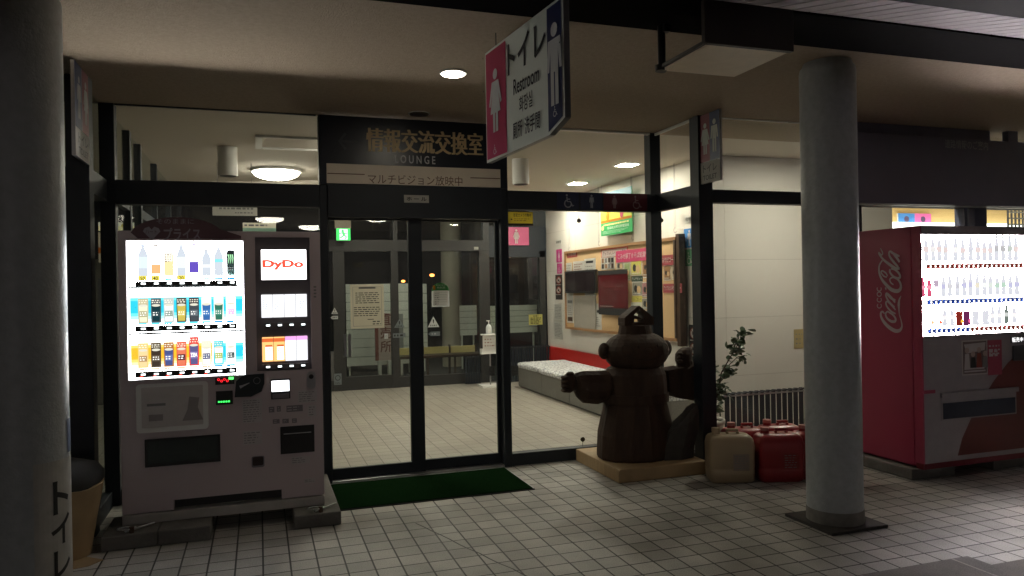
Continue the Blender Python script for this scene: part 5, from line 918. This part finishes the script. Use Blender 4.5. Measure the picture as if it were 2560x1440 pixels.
m2 = MB(); m2.loft(facet([(1.09, .165, .14, .01), (1.11, .148, .13, .01), (1.175, .135, .12, .01), (1.178, .138, .12, .01)], 16, .02), WOOD, smooth=False); m2.build('hat_brim', St)
for a in ([(-.135, 1.176), (.13, 1.176), (.13, 1.202), (-.135, 1.202)], [(-.135, 1.202), (-.052, 1.202), (-.048, 1.232), (-.052, 1.262), (-.008, 1.305), (-.006, 1.338), (-.12, 1.255), (-.135, 1.24)], [(.045, 1.202), (.13, 1.202), (.13, 1.24), (.115, 1.25), (.0, 1.338), (-.003, 1.30), (.05, 1.262), (.04, 1.232)], [(-.052, 1.242), (-.02, 1.226), (.03, 1.230), (.012, 1.236), (-.01, 1.250), (-.052, 1.262)]):
    ht.prism(a, -.06, .06, WOOD)
ht.build('hat_crown', St, bevel=.002)
def arm(pts, name):
    m = MB(); m.loft([[(x_, sy_ + ry * math.cos(ph) * 1.0, zc + rz * math.sin(ph)) for ph in [2 * math.pi * (i + .3) / 12 for i in range(12)]] for x_, zc, ry, rz in pts], WOOD, smooth=False); return m.build(name, St)
arm([(2.672, .70, .09, .115), (2.64, .695, .105, .128), (2.56, .685, .11, .138), (2.45, .695, .105, .132), (2.395, .715, .09, .10), (2.375, .73, .06, .07)], 'arm')
m = MB(); m.ell((2.318, sy_ - .01, .735), (.062, .065, .078), WOOD, 14, 10, smooth=False)
for k in range(4): m.ell((2.275, sy_ - .035, .785 - .034 * k), (.03, .045, .017), WOOD, 12, 8)
m.ell((2.33, sy_ - .02, .808), (.035, .03, .02), WOOD, 12, 8); m.build('hand', St)
m = MB(face_front(0, sy_, 0)); m.prism([(3.17, .80), (3.34, .815), (3.36, .80), (3.47, .86), (3.50, .78), (3.505, .64), (3.48, .58), (3.42, .535), (3.34, .55), (3.25, .57), (3.185, .62)], -.10, .10, WOOD); m.build('arm', St, bevel=.03, seg=3)
m = MB(); m.loft([[(cx_ + rx * math.cos(p_), sy_ + .07 * math.sin(p_) * k_, z_) for p_ in [2 * math.pi * (i + .2) / 12 for i in range(12)]] for z_, cx_, rx, k_ in ((.79, 3.40, .085, 1), (.83, 3.385, .07, 1), (.87, 3.375, .072, 1.1), (.92, 3.378, .070, 1.1), (.955, 3.395, .06, .9), (.975, 3.41, .035, .6))], WOOD, smooth=False)
for k in range(3): m.ell((3.318, sy_ - .04, .865 + .03 * k), (.02, .04, .015), WOOD, 10, 8)
m.build('hand', St)
# leaning stone slab
m = MB(); m.loft([[(x_ + cx_, y_ * ky + 5.30, z_) for x_, y_ in ((-.16, -.06), (-.02, -.09), (.11, -.05), (.12, .06), (0, .08), (-.15, .06))] for z_, cx_, ky in ((.106, 3.19, 1), (.2, 3.20, .95), (.33, 3.245, .9))] + [[(3.30 + a, 5.30 + b_, .33 + c_) for a, b_, c_ in ((-.14, -.05, .04), (-.05, -.07, .07), (.06, -.04, .16), (.065, .05, .17), (-.03, .07, .1), (-.13, .05, .06))]] + [[(3.33 + a, 5.30 + b_, .47 + c_) for a, b_, c_ in ((-.09, -.03, -.02), (-.04, -.05, .02), (.02, -.03, .06), (.025, .04, .06), (-.03, .05, .03), (-.08, .03, -.01))]], mat('dark rough stone', (.06, .055, .05), .85, 0, .4, 14, .8), smooth=False)
tag(m.build('stone_slab'), 'dark jagged stone slab leaning beside the statue on the plinth', 'stone')

# ---------- door mat
MATG = bpy.data.materials.new('green mat pile'); MATG.use_nodes = True; n_ = MATG.node_tree.nodes; l_ = MATG.node_tree.links; nz = n_.new('ShaderNodeTexNoise'); nz.inputs['Scale'].default_value = 260; n5 = n_.new('ShaderNodeTexNoise'); n5.inputs['Scale'].default_value = 3
r_ = n_.new('ShaderNodeValToRGB'); r_.color_ramp.elements[0].color = (.003, .013, .004, 1); r_.color_ramp.elements[1].color = (.013, .036, .013, 1); r_.color_ramp.elements[0].position = .35; r_.color_ramp.elements[1].position = .7; tc = n_.new('ShaderNodeTexCoord'); l_.new(tc.outputs['Object'], nz.inputs['Vector']); l_.new(tc.outputs['Object'], n5.inputs['Vector']); a_ = n_.new('ShaderNodeMath'); a_.operation = 'ADD'; a_.inputs[1].default_value = 0; mm_ = n_.new('ShaderNodeMath'); mm_.operation = 'MULTIPLY'; mm_.inputs[1].default_value = 1.0
l_.new(nz.outputs[0], a_.inputs[0]); l_.new(a_.outputs[0], r_.inputs[0]); l_.new(r_.outputs[0], n_['Principled BSDF'].inputs['Base Color']); n_['Principled BSDF'].inputs['Roughness'].default_value = 1; n_['Principled BSDF'].inputs['Specular IOR Level'].default_value = 0; bp = n_.new('ShaderNodeBump'); bp.inputs['Strength'].default_value = .8; bp.inputs['Distance'].default_value = .01; l_.new(nz.outputs[0], bp.inputs['Height']); l_.new(bp.outputs[0], n_['Principled BSDF'].inputs['Normal'])
t = thing('door_mat', 'green ribbed pile mat with steel edge in front of the sliding doors', 'door mat', (1.2, 5.55, 0)); MB().box(.50, 1.90, 5.215, 5.90, .001, .014, MATG).build('pile', t); m = MB(); m.box(1.9005, 1.912, 5.215, 5.90, .001, .012, STEEL); m.box(.50, 1.912, 5.205, 5.2145, .001, .008, RUBBER); m.box(.5, 1.9, 5.9005, 5.925, .001, .012, STEEL); m.build('edging', t)

# ---------- jerry cans
def jerry(x, y, rz, mm, capm, label, sx=.17, sy=.105, h=.36):
    t = thing('jerry_can', label, 'jerry can', (x, y, 0), 'kerosene jerry cans'); Mr = Matrix.Translation((x, y, 0)) @ Matrix.Rotation(rz, 4, 'Z')
    m = MB(Mr)
    def rg(z, e): return [(a, b_, z) for a, b_ in rrect(-sx + e, -sy + e, sx - e, sy - e, .035, 4)]
    m.loft([rg(.004, .02), rg(.02, .004), rg(.10, 0), rg(.11, .004), rg(.12, 0), rg(h * .80, 0), rg(h * .92, .008), rg(h * .97, .022), rg(h, .045)], mm)
    m.build('tank', t); m = MB(Mr)
    m.box(-.02, .07, -.014, .014, h + .018, h + .038, mm); m.box(-.025, -.005, -.014, .014, h - .01, h + .0175, mm); m.box(.055, .075, -.014, .014, h - .01, h + .0175, mm); m.build('handle', t, bevel=.006)
    m = MB(Mr); m.cyl((-.10, 0, h - .015), (-.10, 0, h + .02), .034, .03, mm, 20); m.build('neck', t); m = MB(Mr); m.cyl((-.10, 0, h + .0205), (-.10, 0, h + .045), .033, .031, capm, 20); m.build('cap', t)
    m = MB(Mr @ face_front(0, -sy - .0008, 0)); m.lay = 0; m.rect(-.0, .10, sx - .05, h * .62, mat('faint embossed label', (.30, .24, .20), .6) if mm is JW else mat('faint red emboss', (.24, .02, .02), .6)); m.lines(.01, .11, sx - .06, h * .6, 6, GREYINK, .25, .3, .02); m.build('label_emboss', t)
    return t
JW = mat('milky yellowed plastic', (.40, .31, .20), .4, 0, .12, 6); JR = mat('red kerosene plastic', (.28, .014, .02), .3, 0, .12, 6); CAPR = mat('faded pink cap', (.50, .20, .19), .5)
for x_, y_, rz_, mm_, lb_ in ((3.38, 4.88, -.35, JW, 'milky yellowed jerry can at the left end of the red jerry cans'), (3.73, 4.76, -.30, JR, 'red jerry can in front, touching the milky can'), (3.62, 5.03, -.30, JR, 'red jerry can directly behind the front red one'), (4.05, 4.72, -.25, JR, 'red jerry can partly behind the grey column'), (3.95, 5.02, -.28, JR, 'red jerry can at the back right, near the glass')):
    jerry(x_, y_, rz_, mm_, mm_ if mm_ is JW else CAPR, lb_)

# ---------- potted shrub behind the corner glass
LEAF = mat('glossy shrub leaf', (.045, .085, .035), .35, 0, .5, 9); LEAF2 = mat('pale leaf underside', (.14, .18, .10), .5); BARK = mat('thin bark', (.08, .055, .035), .8)
Pl = thing('potted_shrub', 'leafy shrub with thin bent stems in a pale pot behind the right corner post', 'plant', (3.72, 5.72, 0)); rp_ = random.Random(11)
m = MB(); m.loft([[(3.72 + r * math.cos(a), 5.72 + r * math.sin(a), z) for a in [2 * math.pi * i / 28 for i in range(28)]] for r, z in ((.10, .004), (.12, .02), (.155, .26), (.17, .28), (.17, .31), (.15, .31), (.15, .28))], mat('pale glazed pot', (.45, .43, .38), .4)); m.build('pot', Pl)
stems = []; PY = 5.70
def pt(px, py, dy=0): a = aty(px, py, PY + dy); return Vector((a[0], PY + dy, a[1]))
root = Vector((3.72, 5.72, .27)); c1 = pt(1795, 985); br = []
br.append([root, pt(1785, 1040), pt(1793, 985), pt(1804, 930, -.02), pt(1830, 885, -.05), pt(1850, 850, -.07), pt(1868, 828, -.08)]); br.append([pt(1804, 930, -.02), pt(1822, 912, 0), pt(1845, 890, .03), pt(1868, 888, .05)]); br.append([pt(1793, 985), pt(1800, 955, .05), pt(1822, 930, .08), pt(1838, 925, .1)]); br.append([pt(1785, 1040), pt(1778, 1000, .05), pt(1783, 950, .08), pt(1780, 905, .1)]); br.append([pt(1793, 985), pt(1812, 965, -.06), pt(1816, 985, -.08)]); br.append([root, pt(1780, 1060, .1), pt(1792, 1020, .14), pt(1806, 1000, .14)]); br.append([pt(1830, 885, -.05), pt(1838, 862, -.1), pt(1846, 842, -.14)])
m = MB()
for k, b_ in enumerate(br): m.tube([tuple(v_) for v_ in b_], .009 if k == 0 else .005, BARK, 7, r1=.0025)
m.build('stem', Pl)
lf = MB()
def leaf(p_, d_, L, up):
    d_ = d_.normalized(); s_ = d_.cross(up); s_ = s_.normalized() if s_.length > .01 else Vector((1, 0, 0)); nn = s_.cross(d_)
    P = []; 
    for t_, w_ in ((0, .03), (.2, .14), (.45, .26), (.7, .31), (.88, .22), (1, .02)): P.append((t_, w_))
    L_ = [p_ + d_ * L * t_ + s_ * L * w_ + nn * L * (.10 * abs(w_) * 2 - .18 * t_ * t_) for t_, w_ in P]; C_ = [p_ + d_ * L * t_ - nn * L * (.18 * t_ * t_) for t_, w_ in P]; R_ = [p_ + d_ * L * t_ - s_ * L * w_ + nn * L * (.10 * abs(w_) * 2 - .18 * t_ * t_) for t_, w_ in P]
    n_ = len(P); fs = []
    for i in range(n_ - 1): fs += [(i, i + 1, n_ + i + 1, n_ + i), (n_ + i, n_ + i + 1, 2 * n_ + i + 1, 2 * n_ + i)]
    lf.add(L_ + C_ + R_, fs, LEAF if rp_.random() < .8 else LEAF2, True)
for k, b_ in enumerate(br):
    for i in range(len(b_) - 1):
        if k == 0 and i < 1: continue
        dense = 15 if (k == 0 and i >= 4) or k in (3, 6) else (9 if k in (1, 2, 4, 5) else 3)
        if k == 0 and i == 1: dense = 12
        if k == 0 and i == 2: dense = 9
        for j in range(dense):
            p_ = b_[i].lerp(b_[i + 1], rp_.random()) + Vector((rp_.gauss(0, .016), rp_.gauss(0, .025), rp_.gauss(0, .016))); d_ = Vector((rp_.gauss(0, 1), rp_.gauss(0, .8), rp_.gauss(.2, .8)))
            leaf(p_, d_, rp_.uniform(.05, .085), Vector((rp_.gauss(0, .5), rp_.gauss(0, .5), 1)))
lf.build('foliage', Pl)

# ---------- inside the hall, far end
def hang(name, label, cat, px, Y, back, fn=None, th=.02, wires=False, group=None):
    q = RY(*px, Y); t = thing(name, label, cat, ((q[0] + q[2]) / 2, Y, q[1]), group); m = MB(face_front(0, Y, 0)); m.prism([(q[0], q[1]), (q[2], q[1]), (q[2], q[3]), (q[0], q[3])], -th, 0, back); m.build('board', t); m = MB(face_front(0, Y, 0)); m.lay = 1
    if fn: fn(m, q, q[2] - q[0], q[3] - q[1]); m.build('print', t)
    if wires:
        m = MB()
        for u_ in (q[0] + .05, q[2] - .05): m.cyl((u_, Y + .01, q[3]), (u_, Y + .01, CZ - .06), .003, .003, GREYINK, 6)
        m.build('wire', t)
    return t
EG = glow('exit sign green', (.08, .85, .16), 1.3); EW = glow('exit sign white', (.85, 1, .88), 1.5)
q = RY(841, 570, 876, 600, 11.2); t = thing('exit_sign', 'small lit green running figure exit sign hanging at the rear glass', 'exit sign', ((q[0] + q[2]) / 2, 11.2, q[1])); w_, h_ = q[2] - q[0], q[3] - q[1]
MB().box(q[0], q[2], 11.201, 11.26, q[1], q[3], WHITE).build('casing', t); MB().box(q[0] - .02, q[2] + .01, 11.20, 11.27, q[3] + .001, q[3] + .15, mat('beige housing', (.45, .40, .33), .6)).build('housing', t)
m = MB(face_front(0, 11.2, 0)); m.lay = 1; m.rect(q[0], q[1], q[2], q[3], EG); m.rect(q[0] + w_ * .22, q[1] + h_ * .06, q[2] - w_ * .2, q[3] - h_ * .06, EW); u_ = (q[0] + q[2]) / 2; m.disc(u_ - .01, q[1] + h_ * .78, .018, EG); m.stroke([(u_ - .01, q[1] + h_ * .68), (u_ + .01, q[1] + h_ * .45)], .03, EG); m.stroke([(u_ + .01, q[1] + h_ * .45), (u_ - .02, q[1] + h_ * .3), (u_ - .05, q[1] + h_ * .2)], .016, EG); m.stroke([(u_ + .01, q[1] + h_ * .45), (u_ + .04, q[1] + h_ * .3), (u_ + .03, q[1] + h_ * .12)], .016, EG); m.stroke([(u_ - .06, q[1] + h_ * .55), (u_ - .03, q[1] + h_ * .62), (u_ + .05, q[1] + h_ * .58)], .012, EG); m.build('pictogram', t)
hang('woman_sign', 'pink woman pictogram sign high on the black rear panel', 'sign', (1268, 567, 1322, 612), 11.42, mat('pink plate', (.55, .10, .22), .5), lambda m, q, w, h: m.woman(q[0] + w * .42, q[1] + h * .1, h * .78, PAPER))
hang('name_plate', 'tiny white plate on the rear door header', 'sign', (1185, 616, 1196, 623), 11.43, PAPER, None, .005)
hang('hanging_sign', 'slim white direction sign hanging in the hall above the pink machine', 'sign', (531, 514, 643, 538), 8.0, mat('white light sign', (.62, .60, .55), .5), lambda m, q, w, h: (m.lines(q[0] + w * .15, q[1] + h * .6, q[2] - w * .06, q[3] - h * .12, 1, GREYINK, .7, .05, .03), m.lines(q[0] + w * .5, q[1] + h * .2, q[2] - w * .08, q[1] + h * .4, 1, GREYINK, .6, .1, .02)), wires=True)
hang('shop_sign', 'pale green and cream sign on the rear glass above the pink machine', 'sign', (607, 556, 690, 585), 11.42, mat('cream lit sign', (.72, .66, .48), .5, emit=(.72, .66, .48), estr=.25), lambda m, q, w, h: (m.rect(q[0], q[1], q[2], q[1] + h * .55, mat('mint print', (.35, .62, .48), .5)), m.lines(q[0] + w * .05, q[1] + h * .66, q[2] - w * .25, q[3] - h * .1, 1, GREYINK, .6, .05, .05), m.disc(q[0] + w * .55, q[1] + h * .12, w * .10, PAPER, ry=h * .1)))
hang('shop_sign', 'yellow and cream lit shop sign left of the header card', 'sign', (246, 555, 336, 576), 9.6, mat('yellow lit sign', (.80, .66, .25), .5, emit=(.85, .75, .40), estr=.45), lambda m, q, w, h: (m.rect(q[0], q[1] + h * .55, q[2], q[3], mat('pale cream print', (.8, .74, .55), .5, emit=(.8, .75, .55), estr=.35)), m.disc(q[0] + w * .68, q[1] + h * .62, w * .05, YELLOW)))
hang('shop_poster', 'orange and faintly glowing cream sheet on the shop wall left of the pink machine', 'poster', (246, 580, 300, 655), 11.3, mat('faintly glowing cream sheet', (.7, .6, .4), .5, emit=(.7, .6, .4), estr=.12), lambda m, q, w, h: (m.rect(q[0], q[1] + h * .3, q[2], q[1] + h * .5, ORANGE), m.rect(q[0] + w * .1, q[1] + h * .52, q[2] - w * .4, q[1] + h * .8, FOOD)))  # poster sheet given a faint glow in place of light on it
hang('control_panel', 'grey panel with rows of buttons behind the left return glass', 'panel', (246, 695, 300, 780), 9.6, mat('grey control panel', (.10, .10, .11), .5), lambda m, q, w, h: [m.disc(q[0] + w * (.3 + .2 * i), q[1] + h * (.15 + .12 * j), .012, LABL) for i in range(3) for j in range(4)])
# sanitizer stand
q = RY(1207, 838, 1245, 872, 10.9); t = thing('notice_stand', 'white notice card on a slim stand carrying the sanitizer', 'stand', ((q[0] + q[2]) / 2, 10.92, 0)); uc = (q[0] + q[2]) / 2
MB().box(q[0], q[2], 10.90, 10.905, q[1], q[3], PAPER).build('notice_card', t); m = MB(face_front(0, 10.8995, 0)); m.lay = 1; m.lines(q[0] + .03, q[1] + .03, q[2] - .03, q[3] - .03, 3, REDINK, .3, .3, .02); m.build('print', t); MB().cyl((uc, 10.93, .03), (uc, 10.93, q[3]), .012, .012, STEEL, 12).build('pole', t); MB().box(uc - .11, uc + .11, 10.88, 11.06, q[3] + .002, q[3] + .02, WHITE).build('tray', t); MB().box(uc - .16, uc + .16, 10.80, 11.08, .001, .03, WHITE).build('base', t); MB().box(q[0] - .02, q[2] + .02, 10.91, 11.0, .50, .58, WHITE).build('shelf', t)
t = thing('sanitizer_bottle', 'clear pump bottle of hand sanitizer on the notice stand', 'bottle', (uc, 10.97, q[3] + .021)); zb = q[3] + .021
BTL = mat('clear bottle plastic', (.7, .72, .72), .15); m = MB(); m.loft([[(uc + r * math.cos(a), 10.97 + r * .7 * math.sin(a), zb + z) for a in [2 * math.pi * i / 20 for i in range(20)]] for r, z in ((.045, 0), (.048, .01), (.048, .10), (.03, .135), (.014, .15))], BTL); m.build('bottle', t); m = MB(); m.cyl((uc, 10.97, zb + .151), (uc, 10.97, zb + .20), .008, .008, WHITE, 10); m.box(uc - .035, uc + .012, 10.96, 10.98, zb + .195, zb + .21, WHITE); m.build('pump', t)
m = MB(); m.box(uc - .025, uc + .025, 10.9355, 10.937, zb + .02, zb + .07, PAPER); m.build('bottle_label', t)

# ---------- outside behind the rear glass
SLW = mat('white slat boards', (.66, .66, .58), .6, 0, .08, 3)
def slats(name, label, cat, px, Y, n, legs=()):
    q = RY(*px, Y); t = thing(name, label, cat, ((q[0] + q[2]) / 2, Y, 0), 'white slatted boards outside'); h_ = (q[3] - q[1]) / n; m = MB()
    for k in range(n): m.box(q[0], q[2], Y, Y + .03, q[1] + k * h_ + .006, q[1] + (k + 1) * h_ - .004, SLW)
    m.build('boards', t); m = MB()
    m.box(q[0] + .02, q[2] - .02, Y + .031, Y + .05, q[1] + .01, q[3] - .01, mat('board backing', (.25, .25, .24), .6)); m.build('backing', t)
    for u_ in legs or (q[0] + .05, q[2] - .05): MB().cyl((u_, Y + .07, 0), (u_, Y + .07, q[3] - .02), .018, .018, SLW, 10).build('leg', t)
slats('slatted_fence', 'white slatted board wall outside behind the left sliding door', 'fence', (866, 708, 1031, 912), 13.4, 9); slats('slatted_fence', 'narrow white slatted board outside right of the door stile', 'fence', (1052, 708, 1068, 880), 13.45, 7); slats('slatted_fence', 'white slatted board outside behind the sanitizer stand', 'fence', (1150, 762, 1192, 838), 13.5, 5)
t = slats('whiteboard_screen', 'white five-board screen on legs outside behind the fixed pane', 'screen', (1205, 762, 1343, 832), 12.3, 5)
q = RY(986, 866, 1192, 889, 12.6); t = thing('bench', 'yellow backed dark framed bench outside behind the rear glass', 'bench', ((q[0] + q[2]) / 2, 12.7, 0)); MB().box(q[0], q[2], 12.6, 12.64, q[1], q[3], mat('yellow bench back', (.62, .50, .20), .6, 0, .1, 5)).build('backrest', t, bevel=.005)
MB().box(q[0] - .02, q[2] + .02, 12.2, 12.58, .36, .40, DARKWOOD).build('seat', t)
for k in range(4): x_ = q[0] + .02 + (q[2] - q[0] - .04) * k / 3; MB().box(x_ - .015, x_ + .015, 12.59, 12.65, 0, q[3] + .03, DARKWOOD).build('leg', t); MB().box(x_ - .015, x_ + .015, 12.22, 12.25, 0, .36, DARKWOOD).build('leg', t)
MB().cyl((3.56, 14.2, 0), (3.56, 14.2, 4.2), .20, .20, mat('beige column paint', (.42, .37, .28), .6, 0, .15, 4), 32); m = MB(); m.cyl((3.56, 14.2, 0), (3.56, 14.2, 4.2), .20, .20, MATS['beige column paint'], 32); tag(m.build('round_column'), 'beige round column outside behind the rear glass doors', 'column')
q = RY(938, 800, 983, 900, 12.9); t = thing('shop_sign_stand', 'pinkish upright sign stand with maroon characters on white legs outside', 'sign stand', ((q[0] + q[2]) / 2, 12.9, 0)); MB().box(q[0], q[2], 12.9, 12.95, q[1], q[3] + .12, mat('pinkish sign board', (.46, .36, .32), .6)).build('board', t)
m = MB(face_front(0, 12.8995, 0)); m.lay = 1; w_ = q[2] - q[0]; BRP = mat('maroon characters', (.16, .05, .04), .6)
for k, s_ in enumerate('直売所'): m.text(s_, q[0] + w_ * .28, q[3] - .08 - k * .235, q[2] - w_ * .1, q[3] + .12 - k * .235, BRP, bold=1)
m.shape([(q[0] + w_ * .25, q[3] + .03 + .1), (q[2] - w_ * .2, q[3] + .11), (q[2] - w_ * .1, q[3] + .08)], BRP); m.rect(q[0], q[1], q[0] + w_ * .18, q[3] + .1, mat('dull red edge', (.22, .07, .05), .6)); m.build('lettering', t)
for u_ in (q[0] + .07, q[2] - .07): MB().box(u_ - .025, u_ + .025, 12.86, 12.98, 0, q[1], SLW).build('leg', t)
q = RY(972, 785, 998, 880, 12.95); t = thing('board_stand', 'thin grey framed easel board outside beside the pinkish sign stand', 'sign stand', ((q[0] + q[2]) / 2, 13.1, 0)); MB().box(q[0] + .05, q[2] + .1, 13.1, 13.13, q[1], q[3], mat('grey board', (.25, .25, .24), .6)).build('board', t); MB().box(q[2] + .02, q[2] + .08, 13.07, 13.16, 0, q[1], SLW).build('leg', t)
for px, py, Y, l in ((1080, 687, 30, 'nearer orange street lamp glowing in the dark behind the rear doors'), (1008, 702, 38, 'farther small orange street lamp in the dark behind the rear doors')):
    a = aty(px, py, Y); t = thing('street_lamp', l, 'street lamp', (a[0], Y, 0), 'orange street lamps'); MB().cyl((a[0], Y + .1, 0), (a[0], Y + .1, a[1] + .05), .05, .035, BLACK, 10).build('pole', t); MB().ell((a[0], Y, a[1]), (.10, .08, .06), glow('orange sodium lamp', (1, .27, .05), 9), 16, 10).build('lamp', t)
t = thing('added_rear_lamp', 'unseen round lamp added outside above the rear doors to brighten the boards', 'ceiling light', (2.3, 12.3, 3.0)); MB().cyl((2.3, 12.3, 3.01), (2.3, 12.3, 3.04), .15, .15, WHITE, 24).build('base', t); MB().cyl((2.3, 12.3, 3.0), (2.3, 12.3, 3.0095), .13, .13, glow('added rear lamp glow', (1, .93, .8), 130), 24).build('lamp_shade', t)  # lamp added out of view to brighten the boards behind the rear glass
m = MB(); m.box(-3, 8, 11.6, 13.0, 3.042, 3.1, CONC); tag(m.build('rear_canopy'), 'dark concrete canopy slab outside above the rear doors', 'canopy')
w = MB(); w.box(-14, 20, 55, 55.5, -.01, 9, mat('distant dark building', (.03, .03, .035), .9)); tag(w.build('far_building'), 'dark building mass far behind the rear glass', 'building')

# ---------- right hand side, behind and above the red machine
t = thing('sign_board', 'long dark sign board with faint road information lettering above the red machine', 'sign', (5.9, 5.1, 2.19)); NS = mat('haze lifted dark sign', (.20, .20, .27), .4, 0, .15, 3)  # sign colour lifted towards blue-grey to stand in for lens haze
MB().box(4.45, 8.2, 5.05, 5.20, 2.17, 2.768, NS).build('board', t, bevel=.004); MB().box(4.45, 6.40, 5.10, 5.19, 2.7685, CZ - .002, NS).build('upper_panel', t); m = MB(face_front(0, 5.0495, 0)); m.lay = 1; m.text('道路情報のご案内', *RY(2362, 350, 2470, 372, 5.049), mat('faint grey characters', (.40, .42, .46), .5), bold=1); m.build('lettering', t)
MB().box(6.58, 6.70, 5.06, 5.12, 2.769, CZ - .001, NS).build('hanger_post', t)
m = MB(); m.box(4.46, 8.2, 5.06, 5.09, 2.155, 2.165, STEEL); tag(m.build('pipe_rail'), 'thin metal rail running under the dark sign board', 'rail')
YB = RY(2243, 533, 2325, 563, 8.9); t = thing('toilet_sign', 'blue and pink toilet sign on the yellow wall above the red machine', 'sign', (YB[0], 9.19, YB[1])); q = RY(2243, 533, 2325, 575, 9.19)
MB().box(q[0], q[2], 9.17, 9.198, q[1], q[3], WHITE).build('board', t); m = MB(face_front(0, 9.1695, 0)); m.lay = 1; um = (q[0] + q[2]) / 2; m.rect(q[0], q[1], um, q[3], BLUE); m.rect(um, q[1], q[2], q[3], mat('bright pink print', (.75, .14, .42), .5)); m.man((q[0] + um) / 2, q[3] - .62, .58, mat('dark figure print', (.08, .05, .12), .5)); m.woman((q[2] + um) / 2, q[3] - .62, .58, MATS['dark figure print']); m.build('print', t)
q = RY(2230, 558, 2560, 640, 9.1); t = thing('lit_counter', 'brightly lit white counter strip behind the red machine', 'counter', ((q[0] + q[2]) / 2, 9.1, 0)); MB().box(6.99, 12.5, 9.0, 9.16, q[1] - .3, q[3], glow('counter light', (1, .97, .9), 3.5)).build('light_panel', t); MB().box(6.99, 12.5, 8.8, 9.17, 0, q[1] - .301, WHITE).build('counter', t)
m = MB(); q = RY(2520, 512, 2560, 562, 8.0)
for k in range(9): m.box(q[0] + k * .075, q[0] + k * .075 + .02, 8.0, 8.02, q[1] - .1, q[3], FRAME2)
for k in range(6): m.box(q[0], q[0] + .62, 7.985, 7.999, q[1] + k * .09, q[1] + k * .09 + .02, FRAME2)
tag(m.build('lattice_rack'), 'dark lattice wire rack at the right edge above the red machine', 'rack')

# ---------- left edge
t = thing('wrapped_bin', 'tan cardboard wrapped bin with black bag beside the left column', 'bin', (-1.12, 4.92, 0)); TAN = mat('tan cardboard', (.40, .28, .15), .75, 0, .2, 8, .2)
m = MB(); m.loft([[(-1.12 + (r * math.cos(a)), 4.92 + r * .9 * math.sin(a), z + (.02 * math.sin(2 * a) if z > .3 else 0)) for a in [2 * math.pi * i / 28 for i in range(28)]] for r, z in ((.17, .002), (.175, .05), (.20, .2), (.235, .38), (.24, .42))], TAN); m.build('cardboard_wrap', t)
m = MB(); m.loft([[(-1.12 + (r * math.cos(a)) * (1 + .05 * math.sin(5 * a)), 4.92 + r * .9 * math.sin(a), z) for a in [2 * math.pi * i / 28 for i in range(28)]] for r, z in ((.23, .40), (.235, .47), (.20, .52), (.08, .56))], RUBBER); m.build('bag', t)
m = MB(); m.prism([(-1.15, 4.62), (-.92, 4.68), (-.86, 4.76), (-1.0, 4.88)], .001, .004, TAN); m.build('cardboard_flap', t)
q = RY(166, 482, 206, 905, 5.29); t = thing('poster', 'tall pale grey sheet on the glass between the left column and corner post', 'poster', (q[0], 5.285, q[1])); m = MB(face_front(0, 5.294, 0)); m.prism([(q[0] - .1, q[1]), (-1.125, q[1]), (-1.125, q[3]), (q[0] - .1, q[3])], 0, .003, mat('grey green sheet', (.30, .32, .30), .6)); m.build('sheet', t); m = MB(face_front(0, 5.2905, 0)); m.lay = 1; m.lines(q[0], q[1] + .1, -1.14, q[3] - .1, 22, GREYINK, .25, .4, .04); m.build('print', t)  # flat pale grey-green sheet with rows of grey dashes

for o in list(COL.objects):
    if '_o' in o: del o['_o']
